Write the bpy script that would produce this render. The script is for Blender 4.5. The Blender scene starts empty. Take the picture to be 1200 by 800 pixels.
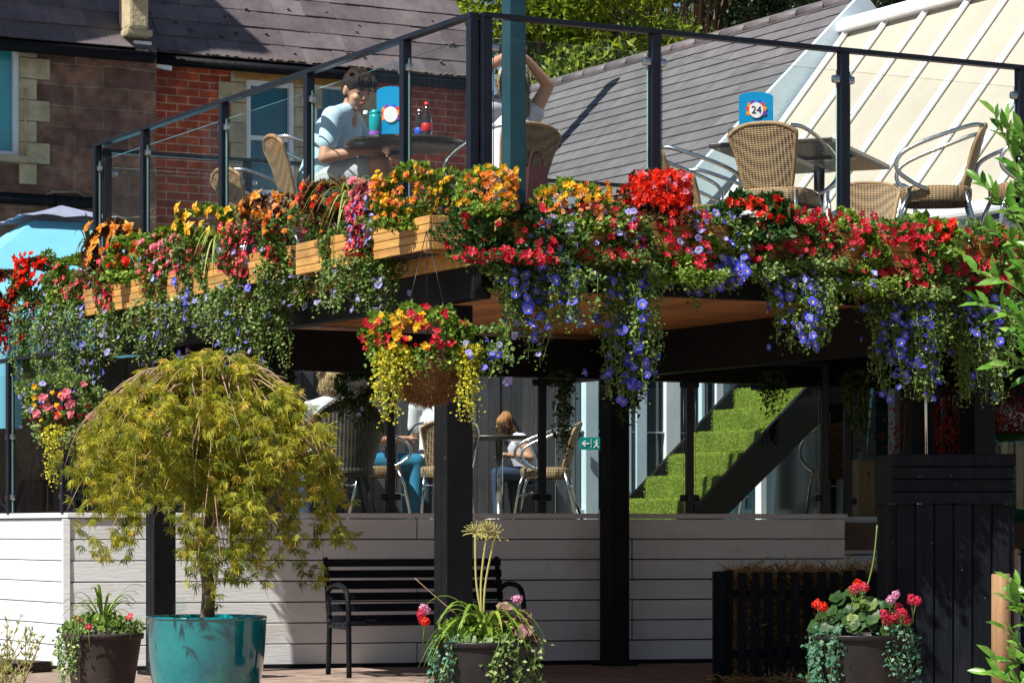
import bpy, bmesh, math, random
import numpy as np
from mathutils import Vector, Matrix, Euler
R = math.radians
sc = bpy.context.scene
# ---------------------------------------------------------------- camera, light, exposure
F = 3300.0; CZ = 0.95; HY = 620.0
cam_d = bpy.data.cameras.new('camera'); cam = bpy.data.objects.new('camera', cam_d); sc.collection.objects.link(cam)
cam.location = (0, 0, CZ); cam.rotation_euler = (R(90), 0, 0)
cam_d.sensor_width = 36; cam_d.lens = 36*F/1200; cam_d.shift_y = (HY-400)/1200; cam_d.clip_end = 2000
sc.camera = cam
SUN_AZ = Vector((-0.75, -0.66, 0)).normalized(); SUN_EL = R(51)
sun_dir = SUN_AZ*math.cos(SUN_EL) + Vector((0, 0, math.sin(SUN_EL)))
sd = bpy.data.lights.new('sun', 'SUN'); so = bpy.data.objects.new('sun', sd); sc.collection.objects.link(so)
sd.energy = 5.0; sd.angle = R(0.5); sd.color = (1, .95, .87)
so.rotation_euler = sun_dir.to_track_quat('Z', 'Y').to_euler(); so.location = (-20, -10, 30)
w = bpy.data.worlds.new('World'); sc.world = w; w.use_nodes = True
nt = w.node_tree; bg = nt.nodes['Background']; sky = nt.nodes.new('ShaderNodeTexSky')
sky.sky_type = 'NISHITA'; sky.sun_disc = False; sky.sun_elevation = SUN_EL
sky.sun_rotation = math.atan2(SUN_AZ.x, SUN_AZ.y); sky.dust_density = .4; sky.air_density = 1.0; sky.ozone_density = 2.5
nt.links.new(sky.outputs[0], bg.inputs[0]); bg.inputs[1].default_value = 0.05
sc.view_settings.view_transform = 'Standard'; sc.view_settings.look = 'None'
sc.view_settings.exposure = 0.62; sc.view_settings.gamma = 1
sc.render.engine = 'CYCLES'; sc.cycles.use_denoising = True
sc.cycles.max_bounces = 8; sc.cycles.transparent_max_bounces = 24; sc.cycles.diffuse_bounces = 3
sc.cycles.glossy_bounces = 4; sc.cycles.caustics_reflective = False; sc.cycles.caustics_refractive = False
COL = sc.collection
rnd = random.Random(7); nr = np.random.default_rng(7)
# ---------------------------------------------------------------- geometry helpers
def at(px, py, Y): return Vector(((px-600)/F*Y, Y, CZ+(HY-py)/F*Y))
def zat(py, Y): return CZ+(HY-py)/F*Y
def hit(px, o, d):
    """point of the ground line o + t d seen at column px"""
    k = (px-600)/F; t = (k*o[1]-o[0])/(d[0]-k*d[1]); return Vector((o[0]+t*d[0], o[1]+t*d[1], 0))
U = Vector((.880, .475, 0)).normalized(); V = Vector((-U.y, U.x, 0)); UA = math.atan2(U.y, U.x)
C0 = Vector((-.187, 14.35, 0))
def W(a, b, z=0): return C0+U*a+V*b+Vector((0, 0, z))
def props(o, label=None, cat=None, group=None, kind=None):
    if label: o['label'] = label
    if cat: o['category'] = cat
    if group: o['group'] = group
    if kind: o['kind'] = kind
    return o
def thing(name, label, cat, loc=(0, 0, 0), rz=0, group=None):
    o = bpy.data.objects.new(name, None); COL.objects.link(o); o.location = loc; o.rotation_euler = (0, 0, rz)
    o.empty_display_size = .1
    return props(o, label, cat, group)
def wmat(o):
    m = Matrix.Identity(4)
    while o is not None:
        m = (Matrix.Translation(o.location) @ o.rotation_euler.to_matrix().to_4x4() @ Matrix.Diagonal((*o.scale, 1))) @ m
        o = o.parent
    return m
def link(name, me, mats, parent=None, smooth=False):
    o = bpy.data.objects.new(name, me); COL.objects.link(o)
    for m in (mats if isinstance(mats, (list, tuple)) else [mats]): me.materials.append(m)
    if parent is not None: o.parent = parent
    if smooth and len(me.polygons): me.polygons.foreach_set('use_smooth', [True]*len(me.polygons))
    return o
class MB:
    def __init__(s): s.v = []; s.f = []; s.m = []; s.t = []; s.sm = []
    def add(s, vs, fs, mi=0, t=None, sm=False):
        b = len(s.v); s.v += [tuple(x) for x in vs]
        for f in fs: s.f.append(tuple(i+b for i in f)); s.m.append(mi); s.t.append(rnd.random() if t is None else t); s.sm.append(sm)
        return s
    def box(s, c, size, rot=None, mi=0, bev=0, t=None):
        c = Vector(c); hx, hy, hz = [k/2 for k in size]
        M = Matrix.Identity(3)
        if rot is not None: M = (Euler(rot).to_matrix() if not isinstance(rot, (int, float)) else Matrix.Rotation(rot, 3, 'Z'))
        t = rnd.random() if t is None else t
        if bev <= 0:
            vs = [c+M@Vector((x*hx, y*hy, z*hz)) for z in (-1, 1) for y in (-1, 1) for x in (-1, 1)]
            return s.add(vs, [(0, 2, 3, 1), (4, 5, 7, 6), (0, 1, 5, 4), (2, 6, 7, 3), (0, 4, 6, 2), (1, 3, 7, 5)], mi, t)
        bm = bmesh.new(); bmesh.ops.create_cube(bm, size=1)
        for q in bm.verts: q.co = Vector((q.co.x*size[0], q.co.y*size[1], q.co.z*size[2]))
        bmesh.ops.bevel(bm, geom=bm.edges[:], offset=min(bev, min(size)*.45), segments=2, affect='EDGES', profile=.6)
        bm.verts.index_update()
        s.add([c+M@q.co for q in bm.verts], [[q.index for q in f.verts] for f in bm.faces], mi, t); bm.free(); return s
    def tube(s, pts, r, n=8, mi=0, cap=True, t=None):
        pts = [Vector(p) for p in pts]; k = len(pts); rr = r if isinstance(r, (list, tuple)) else [r]*k
        t = rnd.random() if t is None else t
        vs = []; up = None
        for i, p in enumerate(pts):
            d = (pts[min(i+1, k-1)]-pts[max(i-1, 0)]).normalized()
            if up is None: up = Vector((0, 0, 1)) if abs(d.z) < .9 else Vector((1, 0, 0))
            a = d.cross(up)
            if a.length < 1e-5: a = d.cross(Vector((0, 1, 0)))
            a.normalize(); b = a.cross(d).normalized(); up = b
            for j in range(n):
                q = 2*math.pi*j/n; vs.append(p+(a*math.cos(q)+b*math.sin(q))*rr[i])
        fs = [(i*n+j, i*n+(j+1) % n, (i+1)*n+(j+1) % n, (i+1)*n+j) for i in range(k-1) for j in range(n)]
        s.add(vs, fs, mi, t, True)
        if cap:
            b = len(s.v)-len(vs)
            s.f += [tuple(b+j for j in reversed(range(n))), tuple(b+(k-1)*n+j for j in range(n))]; s.m += [mi]*2; s.t += [t]*2; s.sm += [False]*2
        return s
    def lathe(s, c, prof, n=32, mi=0, t=.5, M=None):
        c = Vector(c); vs = []
        for (r, z) in prof:
            for j in range(n):
                q = 2*math.pi*j/n; p = Vector((r*math.cos(q), r*math.sin(q), z)); vs.append(c+(M@p if M else p))
        fs = [(i*n+j, i*n+(j+1) % n, (i+1)*n+(j+1) % n, (i+1)*n+j) for i in range(len(prof)-1) for j in range(n)]
        return s.add(vs, fs, mi, t, True)
    def prism(s, poly, z0, z1, mi=0, t=None):
        n = len(poly); vs = [(p[0], p[1], z0) for p in poly]+[(p[0], p[1], z1) for p in poly]
        return s.add(vs, [tuple(reversed(range(n))), tuple(range(n, 2*n))]+[(i, (i+1) % n, n+(i+1) % n, n+i) for i in range(n)], mi, t)
    def slab(s, quad, th, mi=0, t=None):
        """thick sheet from 4 corner points, thickness along -normal"""
        q = [Vector(p) for p in quad]; n = (q[1]-q[0]).cross(q[3]-q[0]).normalized()*th
        return s.add(q+[p-n for p in q], [(0, 1, 2, 3), (7, 6, 5, 4)]+[(i, i+4, (i+1) % 4+4, (i+1) % 4) for i in range(4)], mi, t)
    def build(s, name, mats, parent=None, world=False, smooth=None):
        vs = s.v
        if world and parent is not None:
            Mi = wmat(parent).inverted(); vs = [tuple(Mi@Vector(p)) for p in s.v]
        me = bpy.data.meshes.new(name); me.from_pydata(vs, [], s.f); me.update()
        me.polygons.foreach_set('material_index', s.m)
        me.polygons.foreach_set('use_smooth', s.sm if smooth is None else [smooth]*len(s.f))
        a = me.attributes.new('tint', 'FLOAT', 'FACE'); a.data.foreach_set('value', s.t)
        return link(name, me, mats, parent)
def np_mesh(name, verts, faces, tint, mats, parent=None, midx=None, smooth=False):
    """faces: (n,k) int array"""
    me = bpy.data.meshes.new(name); n, k = faces.shape
    me.vertices.add(len(verts)); me.vertices.foreach_set('co', verts.astype(np.float32).ravel())
    me.loops.add(n*k); me.loops.foreach_set('vertex_index', faces.astype(np.int32).ravel())
    me.polygons.add(n); me.polygons.foreach_set('loop_start', np.arange(0, n*k, k, dtype=np.int32))
    me.polygons.foreach_set('loop_total', np.full(n, k, dtype=np.int32))
    me.update(calc_edges=True)
    a = me.attributes.new('tint', 'FLOAT', 'FACE'); a.data.foreach_set('value', tint.astype(np.float32))
    if midx is not None: me.polygons.foreach_set('material_index', midx.astype(np.int32))
    return link(name, me, mats, parent, smooth)
def unit(a): return a/np.maximum(np.linalg.norm(a, axis=-1, keepdims=True), 1e-9)
def leaf_arrays(P, D, N, L, Wd, T, fold=.2, curl=.15, nice=False):
    D = unit(D); S = unit(np.cross(D, N)); N = unit(np.cross(S, D)); L = L[:, None]; Wd = Wd[:, None]; n = len(P)
    if nice:
        v = [P, P+D*L*.3+S*Wd*.42+N*Wd*fold, P+D*L*.3-S*Wd*.42+N*Wd*fold, P+D*L*.3,
             P+D*L*.68+S*Wd*.4+N*(Wd*fold-L*curl*.4), P+D*L*.68-S*Wd*.4+N*(Wd*fold-L*curl*.4), P+D*L*.68-N*L*curl*.45, P+D*L-N*L*curl]
        v = np.stack(v, 1); b = (np.arange(n)*8)[:, None]
        f = np.array([[0, 3, 1, 1], [0, 2, 3, 3]])
        tri = [(0, 3, 1), (0, 2, 3), (1, 3, 6), (1, 6, 4), (3, 2, 5), (3, 5, 6), (4, 6, 7), (6, 5, 7)]
        f = (b[:, None, :]+np.array(tri)[None]).reshape(-1, 3); return v.reshape(-1, 3), f, np.repeat(T, 8)
    v = np.stack([P, P+D*L*.45+S*Wd*.5+N*Wd*fold, P+D*L*.45-S*Wd*.5+N*Wd*fold, P+D*L-N*L*curl], 1)
    b = (np.arange(n)*4)[:, None]
    f = (b[:, None, :]+np.array([(0, 2, 3), (0, 3, 1)])[None]).reshape(-1, 3)
    return v.reshape(-1, 3), f, np.repeat(T, 2)
def leaf_obj(name, P, D, N, L, Wd, T, mat, parent=None, world=True, **k):
    v, f, t = leaf_arrays(np.asarray(P, float), np.asarray(D, float), np.asarray(N, float), np.asarray(L, float), np.asarray(Wd, float), np.asarray(T, float), **k)
    if parent is not None and world:
        Mi = np.array(wmat(parent).inverted()); v = v@Mi[:3, :3].T+Mi[:3, 3]
    return np_mesh(name, v, f, t, mat, parent)
def blob(prims, voxel=.008, smooth=4, name='body', mats=None, parent=None):
    """one continuous surface from tapered capsules and ellipsoids (voxel remeshed)"""
    mb = MB(); 
    for p in prims:
        if p[0] == 'c':
            _, a, ra, b, rb = p; a = Vector(a); b = Vector(b); n = max(2, int((b-a).length/.03)+1)
            L = (b-a).length or 1e-4; d = (b-a)/L; pts = []; rr = []
            for k in range(4, 0, -1): q = k*math.pi/8.4; pts.append(a-d*ra*math.sin(q)); rr.append(ra*math.cos(q))
            for k in range(n+1): pts.append(a.lerp(b, k/n)); rr.append(ra+(rb-ra)*k/n)
            for k in range(1, 5): q = k*math.pi/8.4; pts.append(b+d*rb*math.sin(q)); rr.append(rb*math.cos(q))
            mb.tube(pts, rr, 14)
        else:
            _, c, r, rot = p; M = Euler(rot).to_matrix(); c = Vector(c); vs = []; fs = []; n, m = 20, 14
            for i in range(m+1):
                th = .02+(math.pi-.04)*i/m
                for j in range(n): ph = 2*math.pi*j/n; vs.append(c+M@Vector((r[0]*math.sin(th)*math.cos(ph), r[1]*math.sin(th)*math.sin(ph), r[2]*math.cos(th))))
            for i in range(m):
                for j in range(n): fs.append((i*n+j, (i+1)*n+j, (i+1)*n+(j+1) % n, i*n+(j+1) % n))
            fs += [tuple(range(n)), tuple(reversed(range(m*n, m*n+n)))]; mb.add(vs, fs)
    o = mb.build('tmp', []); md = o.modifiers.new('r', 'REMESH'); md.mode = 'VOXEL'; md.voxel_size = voxel
    if smooth: s2 = o.modifiers.new('s', 'SMOOTH'); s2.iterations = smooth; s2.factor = .5
    dg = bpy.context.evaluated_depsgraph_get(); dg.update()
    me = bpy.data.meshes.new_from_object(o.evaluated_get(dg)); bpy.data.objects.remove(o)
    me.name = name; me.materials.clear()
    return link(name, me, mats, parent, True)
def copy_tree(o, parent=None):
    c = o.copy(); COL.objects.link(c)
    if parent is not None: c.parent = parent
    for ch in list(KIDS.get(o.name, [])) or [x for x in o.children]: copy_tree(ch, c)
    return c
KIDS = {}
# ---------------------------------------------------------------- materials
def nodes(name):
    m = bpy.data.materials.new(name); m.use_nodes = True; n = m.node_tree
    return m, n, n.nodes['Principled BSDF'], n.links
def N(n, t, **k):
    x = n.nodes.new(t)
    for a, b in k.items():
        if a in x.bl_rna.properties: setattr(x, a, b)
        else: x.inputs[a].default_value = b
    return x
def rgba(c): return (*c, 1) if len(c) == 3 else c
def noise_mix(n, L, coord, c1, c2, scale, detail=4, lo=.35, hi=.65, rough=.6):
    t = N(n, 'ShaderNodeTexNoise'); t.inputs['Scale'].default_value = scale; t.inputs['Detail'].default_value = detail; t.inputs['Roughness'].default_value = rough
    L.new(coord, t.inputs['Vector'])
    r = N(n, 'ShaderNodeMapRange'); r.inputs[1].default_value = lo; r.inputs[2].default_value = hi; L.new(t.outputs[0], r.inputs[0])
    mx = N(n, 'ShaderNodeMix', data_type='RGBA'); L.new(r.outputs[0], mx.inputs[0])
    for i, c in ((6, c1), (7, c2)):
        if hasattr(c, 'is_linked') or hasattr(c, 'links'): L.new(c, mx.inputs[i])
        else: mx.inputs[i].default_value = rgba(c)
    return mx.outputs[2]
def mat(name, c, c2=None, rough=.6, metal=0, scale=6, bump=.15, bscale=60, tint=0, spec=.5, aniso=None, coat=0, dist=.002, dirt=None, chips=None):
    m, n, b, L = nodes(name); tc = N(n, 'ShaderNodeTexCoord'); co = tc.outputs['Object']
    if aniso:
        mp = N(n, 'ShaderNodeMapping'); mp.inputs['Scale'].default_value = aniso; L.new(co, mp.inputs[0]); co = mp.outputs[0]
    if c2 is None: c2 = tuple(x*.75 for x in c)
    out = noise_mix(n, L, co, c, c2, scale)
    if dirt: out = noise_mix(n, L, tc.outputs['Object'], out, dirt, 2.3, 8, .52, .75, .7)
    if chips: out = noise_mix(n, L, tc.outputs['Object'], out, chips[0], chips[1], 3, chips[2], chips[2]+.02, .8)
    if tint:
        a = N(n, 'ShaderNodeAttribute', attribute_name='tint'); r = N(n, 'ShaderNodeMapRange'); r.inputs[3].default_value = 1-tint; r.inputs[4].default_value = 1+tint
        L.new(a.outputs['Fac'], r.inputs[0]); h = N(n, 'ShaderNodeHueSaturation'); L.new(out, h.inputs['Color']); L.new(r.outputs[0], h.inputs['Value']); out = h.outputs[0]
    L.new(out, b.inputs['Base Color']); b.inputs['Metallic'].default_value = metal
    b.inputs['Specular IOR Level'].default_value = spec; b.inputs['Coat Weight'].default_value = coat
    t = N(n, 'ShaderNodeTexNoise'); t.inputs['Scale'].default_value = bscale; t.inputs['Detail'].default_value = 5; L.new(co, t.inputs['Vector'])
    rr = N(n, 'ShaderNodeMapRange'); rr.inputs[3].default_value = max(0, rough-.12); rr.inputs[4].default_value = min(1, rough+.12); L.new(t.outputs[0], rr.inputs[0]); L.new(rr.outputs[0], b.inputs['Roughness'])
    if bump:
        bp = N(n, 'ShaderNodeBump'); bp.inputs['Strength'].default_value = bump; bp.inputs['Distance'].default_value = dist*5; L.new(t.outputs[0], bp.inputs['Height']); L.new(bp.outputs[0], b.inputs['Normal'])
    return m
def leafmat(name, c1, c2, c3=None, trans=.35, rough=.45, spec=.35):
    m, n, b, L = nodes(name)
    a = N(n, 'ShaderNodeAttribute', attribute_name='tint'); cr = N(n, 'ShaderNodeValToRGB'); L.new(a.outputs['Fac'], cr.inputs[0])
    e = cr.color_ramp.elements; e[0].color = rgba(c1); e[1].color = rgba(c2)
    if c3: x = e.new(.85); x.color = rgba(c2); e[2].color = rgba(c3)
    tc = N(n, 'ShaderNodeTexCoord'); tn = N(n, 'ShaderNodeTexNoise'); tn.inputs['Scale'].default_value = 45; tn.inputs['Detail'].default_value = 3; L.new(tc.outputs['Object'], tn.inputs['Vector'])
    rm = N(n, 'ShaderNodeMapRange'); rm.inputs[1].default_value = .3; rm.inputs[2].default_value = .7; rm.inputs[3].default_value = .7; rm.inputs[4].default_value = 1.25; L.new(tn.outputs[0], rm.inputs[0])
    hs = N(n, 'ShaderNodeHueSaturation'); L.new(cr.outputs[0], hs.inputs['Color']); L.new(rm.outputs[0], hs.inputs['Value'])
    L.new(hs.outputs[0], b.inputs['Base Color']); b.inputs['Roughness'].default_value = rough; b.inputs['Specular IOR Level'].default_value = spec
    tr = N(n, 'ShaderNodeBsdfTranslucent'); L.new(hs.outputs[0], tr.inputs[0]); mx = N(n, 'ShaderNodeMixShader'); mx.inputs[0].default_value = trans
    L.new(b.outputs[0], mx.inputs[1]); L.new(tr.outputs[0], mx.inputs[2]); L.new(mx.outputs[0], n.nodes['Material Output'].inputs[0])
    return m
def glassmat(name, tintc=(.93, .97, .96), refl=1.0, rough=0.0, smear=.03):
    m, n, b, L = nodes(name); n.nodes.remove(b)
    tr = N(n, 'ShaderNodeBsdfTransparent'); tr.inputs[0].default_value = rgba(tintc)
    gl = N(n, 'ShaderNodeBsdfGlossy'); gl.inputs['Roughness'].default_value = rough
    lw = N(n, 'ShaderNodeLayerWeight'); lw.inputs[0].default_value = .5; pw = N(n, 'ShaderNodeMath', operation='POWER'); pw.inputs[1].default_value = 5; L.new(lw.outputs['Facing'], pw.inputs[0])
    mul = N(n, 'ShaderNodeMath', operation='MULTIPLY_ADD'); mul.inputs[1].default_value = .8*refl; mul.inputs[2].default_value = .035*refl; L.new(pw.outputs[0], mul.inputs[0])
    mx = N(n, 'ShaderNodeMixShader'); L.new(mul.outputs[0], mx.inputs[0]); L.new(tr.outputs[0], mx.inputs[1]); L.new(gl.outputs[0], mx.inputs[2])
    out = mx.outputs[0]
    if smear:   # rain streaks and dust on the pane
        tc = N(n, 'ShaderNodeTexCoord'); mp = N(n, 'ShaderNodeMapping'); mp.inputs['Scale'].default_value = (14, 14, 1.2); L.new(tc.outputs['Object'], mp.inputs[0])
        t = N(n, 'ShaderNodeTexNoise'); t.inputs['Scale'].default_value = 2; t.inputs['Detail'].default_value = 8; L.new(mp.outputs[0], t.inputs['Vector'])
        r = N(n, 'ShaderNodeMapRange'); r.inputs[1].default_value = .5; r.inputs[2].default_value = .8; r.inputs[4].default_value = smear*3; L.new(t.outputs[0], r.inputs[0])
        df = N(n, 'ShaderNodeBsdfDiffuse'); df.inputs[0].default_value = (.7, .72, .7, 1)
        m2 = N(n, 'ShaderNodeMixShader'); L.new(r.outputs[0], m2.inputs[0]); L.new(out, m2.inputs[1]); L.new(df.outputs[0], m2.inputs[2]); out = m2.outputs[0]
    L.new(out, n.nodes['Material Output'].inputs[0]); return m
def brickmat(name, c1, c2, mortar, bw, rh, msize=.012, bump=.6, offs=.5, dirt=None, bias=0, rough=.85):
    m, n, b, L = nodes(name); tc = N(n, 'ShaderNodeTexCoord'); sp = N(n, 'ShaderNodeSeparateXYZ'); L.new(tc.outputs['Object'], sp.inputs[0])
    # walls run along local x (front) or local y (returns)
    ad = N(n, 'ShaderNodeMath', operation='ADD'); L.new(sp.outputs[0], ad.inputs[0]); L.new(sp.outputs[1], ad.inputs[1])
    cb = N(n, 'ShaderNodeCombineXYZ'); L.new(ad.outputs[0], cb.inputs[0]); L.new(sp.outputs[2], cb.inputs[1])
    wn = N(n, 'ShaderNodeTexNoise'); wn.inputs['Scale'].default_value = 3; L.new(cb.outputs[0], wn.inputs['Vector'])
    mxv = N(n, 'ShaderNodeMix', data_type='VECTOR'); mxv.inputs[0].default_value = .012 if bw < .4 else .05; L.new(cb.outputs[0], mxv.inputs[4]); L.new(wn.outputs[1], mxv.inputs[5])
    bt = N(n, 'ShaderNodeTexBrick'); bt.offset = offs; L.new(mxv.outputs[1], bt.inputs['Vector'])
    bt.inputs['Color1'].default_value = rgba(c1); bt.inputs['Color2'].default_value = rgba(c2); bt.inputs['Mortar'].default_value = rgba(mortar)
    bt.inputs['Scale'].default_value = 1; bt.inputs['Mortar Size'].default_value = msize; bt.inputs['Mortar Smooth'].default_value = .4
    bt.inputs['Brick Width'].default_value = bw; bt.inputs['Row Height'].default_value = rh; bt.inputs['Bias'].default_value = bias
    h = N(n, 'ShaderNodeHueSaturation'); L.new(bt.outputs[0], h.inputs['Color'])
    t = N(n, 'ShaderNodeTexNoise'); t.inputs['Scale'].default_value = 9; t.inputs['Detail'].default_value = 9; L.new(tc.outputs['Object'], t.inputs['Vector'])
    r = N(n, 'ShaderNodeMapRange'); r.inputs[1].default_value = .3; r.inputs[2].default_value = .7; r.inputs[3].default_value = .55; r.inputs[4].default_value = 1.4; L.new(t.outputs[0], r.inputs[0]); L.new(r.outputs[0], h.inputs['Value'])
    out = h.outputs[0]
    if dirt: out = noise_mix(n, L, tc.outputs['Object'], out, dirt, 1.6, 9, .5, .72, .7)
    L.new(out, b.inputs['Base Color']); b.inputs['Roughness'].default_value = rough
    mth = N(n, 'ShaderNodeMath', operation='MULTIPLY_ADD'); L.new(bt.outputs['Fac'], mth.inputs[0]); mth.inputs[1].default_value = -1
    t2 = N(n, 'ShaderNodeTexNoise'); t2.inputs['Scale'].default_value = 35; t2.inputs['Detail'].default_value = 6; L.new(tc.outputs['Object'], t2.inputs['Vector']); L.new(t2.outputs[0], mth.inputs[2])
    bp = N(n, 'ShaderNodeBump'); bp.inputs['Strength'].default_value = bump; bp.inputs['Distance'].default_value = .012; L.new(mth.outputs[0], bp.inputs['Height']); L.new(bp.outputs[0], b.inputs['Normal'])
    return m
def weavemat(name, c1, c2, s=55):
    m, n, b, L = nodes(name); tc = N(n, 'ShaderNodeTexCoord')
    def wave(dirn, sc_):
        x = N(n, 'ShaderNodeTexWave', wave_type='BANDS', bands_direction=dirn); x.inputs['Scale'].default_value = sc_; x.inputs['Distortion'].default_value = .6; x.inputs['Detail'].default_value = 1; L.new(tc.outputs['Object'], x.inputs['Vector']); return x
    a = wave('X', s*.28); c = wave('Z', s*.5); d = wave('Y', s*.28)
    mu = N(n, 'ShaderNodeMath', operation='MULTIPLY'); L.new(a.outputs[1], mu.inputs[0]); L.new(c.outputs[1], mu.inputs[1])
    ad = N(n, 'ShaderNodeMath', operation='MULTIPLY_ADD'); L.new(d.outputs[1], ad.inputs[0]); ad.inputs[1].default_value = .35; L.new(mu.outputs[0], ad.inputs[2])
    r = N(n, 'ShaderNodeMapRange'); r.inputs[1].default_value = .1; r.inputs[2].default_value = .75; L.new(ad.outputs[0], r.inputs[0])
    mx = N(n, 'ShaderNodeMix', data_type='RGBA'); mx.inputs[6].default_value = rgba(c2); mx.inputs[7].default_value = rgba(c1); L.new(r.outputs[0], mx.inputs[0])
    out = noise_mix(n, L, tc.outputs['Object'], mx.outputs[2], tuple(x*.6 for x in c1), 12, 5, .45, .8)
    L.new(out, b.inputs['Base Color']); b.inputs['Roughness'].default_value = .5
    bp = N(n, 'ShaderNodeBump'); bp.inputs['Strength'].default_value = .8; bp.inputs['Distance'].default_value = .006; L.new(ad.outputs[0], bp.inputs['Height']); L.new(bp.outputs[0], b.inputs['Normal'])
    return m
M = {}
M['black'] = mat('black_paint', (.006, .007, .009), (.010, .011, .013), rough=.5, bump=.15, bscale=30, spec=.12, dirt=(.014, .014, .013), chips=((.22, .21, .2), 26, .73))
M['rail'] = mat('rail_black', (.006, .009, .016), (.010, .013, .022), spec=.3, rough=.35, bump=.05)
M['blackwood'] = mat('black_stained_wood', (.004, .006, .010), (.009, .011, .016), rough=.55, bump=.6, bscale=25, aniso=(3, 3, .3), tint=.4, spec=.14, dirt=(.016, .016, .018), chips=((.30, .28, .25), 38, .705))
M['pillar'] = mat('teal_steel', (.012, .055, .075), (.02, .075, .095), rough=.35, metal=.2, bump=.08, bscale=40, dirt=(.05, .07, .06))
M['chrome'] = mat('aluminium', (.72, .75, .76), (.6, .64, .66), rough=.22, metal=1, bump=.03)
M['steel'] = mat('brushed_steel', (.55, .56, .57), (.4, .41, .42), rough=.3, metal=1, bump=.05)
M['rattan'] = weavemat('rattan', (.46, .30, .15), (.10, .06, .03))
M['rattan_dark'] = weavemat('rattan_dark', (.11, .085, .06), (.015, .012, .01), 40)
M['rattan_rim'] = mat('rattan_rim', (.42, .27, .13), (.28, .17, .08), rough=.5, bump=.6, bscale=120)
M['wood'] = mat('golden_timber', (.58, .34, .10), (.40, .20, .055), rough=.55, bump=.4, bscale=14, scale=3, aniso=(.6, 6, 9), tint=.22, dirt=(.22, .13, .06))
M['soffit'] = mat('soffit_timber', (.60, .28, .09), (.44, .19, .06), rough=.5, bump=.3, bscale=14, scale=2, aniso=(.4, 5, 5), tint=.22, dirt=(.16, .07, .03))
M['planter_shade'] = mat('planter_timber_shaded', (.26, .10, .045), (.15, .06, .03), rough=.6, bump=.4, bscale=14, scale=3, aniso=(.6, 6, 9), tint=.25)  # golden timber darkened as if in shade; not applied to any part
M['cladding'] = mat('white_boards', (.75, .79, .80), (.67, .70, .71), rough=.55, bump=.25, bscale=20, scale=1.6, aniso=(.4, 1, 3), tint=.05, dirt=(.58, .55, .52))
M['greywood'] = mat('grey_boards', (.13, .12, .125), (.09, .085, .09), rough=.7, bump=.4, aniso=(4, 4, .4), tint=.3)
M['slate'] = mat('slate_tiles', (.155, .13, .135), (.10, .085, .095), rough=.6, bump=.4, bscale=25, scale=5, tint=.22, dirt=(.11, .095, .09))
M['slate_grey'] = mat('grey_slate_tiles', (.155, .148, .155), (.115, .11, .12), rough=.6, bump=.3, bscale=25, scale=5, tint=.10, dirt=(.12, .11, .11))
M['brick'] = brickmat('red_brick', (.55, .095, .035), (.34, .05, .025), (.58, .36, .26), .225, .078, .008, dirt=(.16, .035, .025))
M['brownstone'] = brickmat('brown_stone', (.30, .155, .11), (.15, .08, .06), (.30, .21, .15), .52, .19, .010, bump=1.0, dirt=(.10, .06, .048))
M['sandstone'] = mat('sandstone', (.56, .46, .29), (.38, .31, .19), rough=.85, bump=.7, bscale=30, tint=.15, dirt=(.17, .14, .10))
M['ochre'] = mat('ochre_stone', (.50, .27, .06), (.34, .18, .05), rough=.85, bump=.5, bscale=30)
M['whitepaint'] = mat('white_paint', (.80, .82, .84), (.72, .75, .78), rough=.4, bump=.1)
M['bluewhite'] = mat('pale_blue_paint', (.62, .74, .80), (.52, .66, .74), rough=.4, bump=.1)
M['beige'] = mat('beige_roof_panel', (.47, .43, .355), (.41, .375, .31), rough=.5, bump=.1, scale=1.5, dirt=(.46, .40, .31))
M['paving'] = brickmat('pink_paving', (.34, .25, .20), (.26, .19, .155), (.15, .12, .10), .4, .2, .01, bump=.5, dirt=(.28, .2, .16))
M['decking'] = mat('deck_boards', (.16, .12, .09), (.10, .08, .06), rough=.7, bump=.4)
M['glass'] = glassmat('clear_glass', (.96,.985,.975), .28, smear=.003)
M['glass_low'] = glassmat('terrace_glass', (.92, .97, .97), .3, smear=.002)
M['glass_edge'] = mat('polished_glass_edge', (.35, .58, .54), (.25, .46, .44), rough=.1, bump=0, spec=1)
M['pane'] = mat('teal_window_glass', (.004, .09, .14), (.01, .14, .19), rough=.12, bump=.02, scale=1.5, spec=.5)
M['pane_light'] = mat('bright_window_glass', (.05, .36, .42), (.03, .28, .34), rough=.15, bump=.02, scale=1.5, spec=1)
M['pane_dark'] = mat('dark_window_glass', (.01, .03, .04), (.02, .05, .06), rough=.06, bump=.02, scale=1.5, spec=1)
M['canvas'] = mat('turquoise_canvas', (.17, .48, .62), (.13, .42, .56), rough=.8, bump=.2, bscale=5, scale=1.2)
M['canvas_grey'] = mat('grey_canvas', (.27, .30, .42), (.22, .25, .36), rough=.8, bump=.2, bscale=5)
M['glaze'] = mat('turquoise_glaze', (.0, .20, .21), (.0, .09, .13), rough=.10, bump=.08, bscale=9, scale=3, coat=1, dirt=(.02, .30, .20))
M['terracotta'] = mat('brown_pot', (.05, .036, .032), (.03, .023, .021), rough=.6, bump=.3, spec=.3, dirt=(.10, .075, .06))
M['plastic'] = mat('black_pot', (.012, .011, .011), (.022, .02, .019), rough=.4, bump=.2, spec=.3, dirt=(.04, .03, .026))
M['soil'] = mat('soil', (.04, .028, .02), rough=1, bump=1, bscale=80)
M['bark'] = mat('bark', (.20, .15, .10), (.11, .08, .055), rough=.9, bump=1, bscale=40, aniso=(4, 4, .8))
M['twig'] = mat('twig', (.42, .29, .18), (.28, .18, .10), rough=.8, bump=.2)
M['stem'] = mat('green_stem', (.16, .26, .06), (.12, .18, .04), rough=.6, bump=0)
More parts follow.
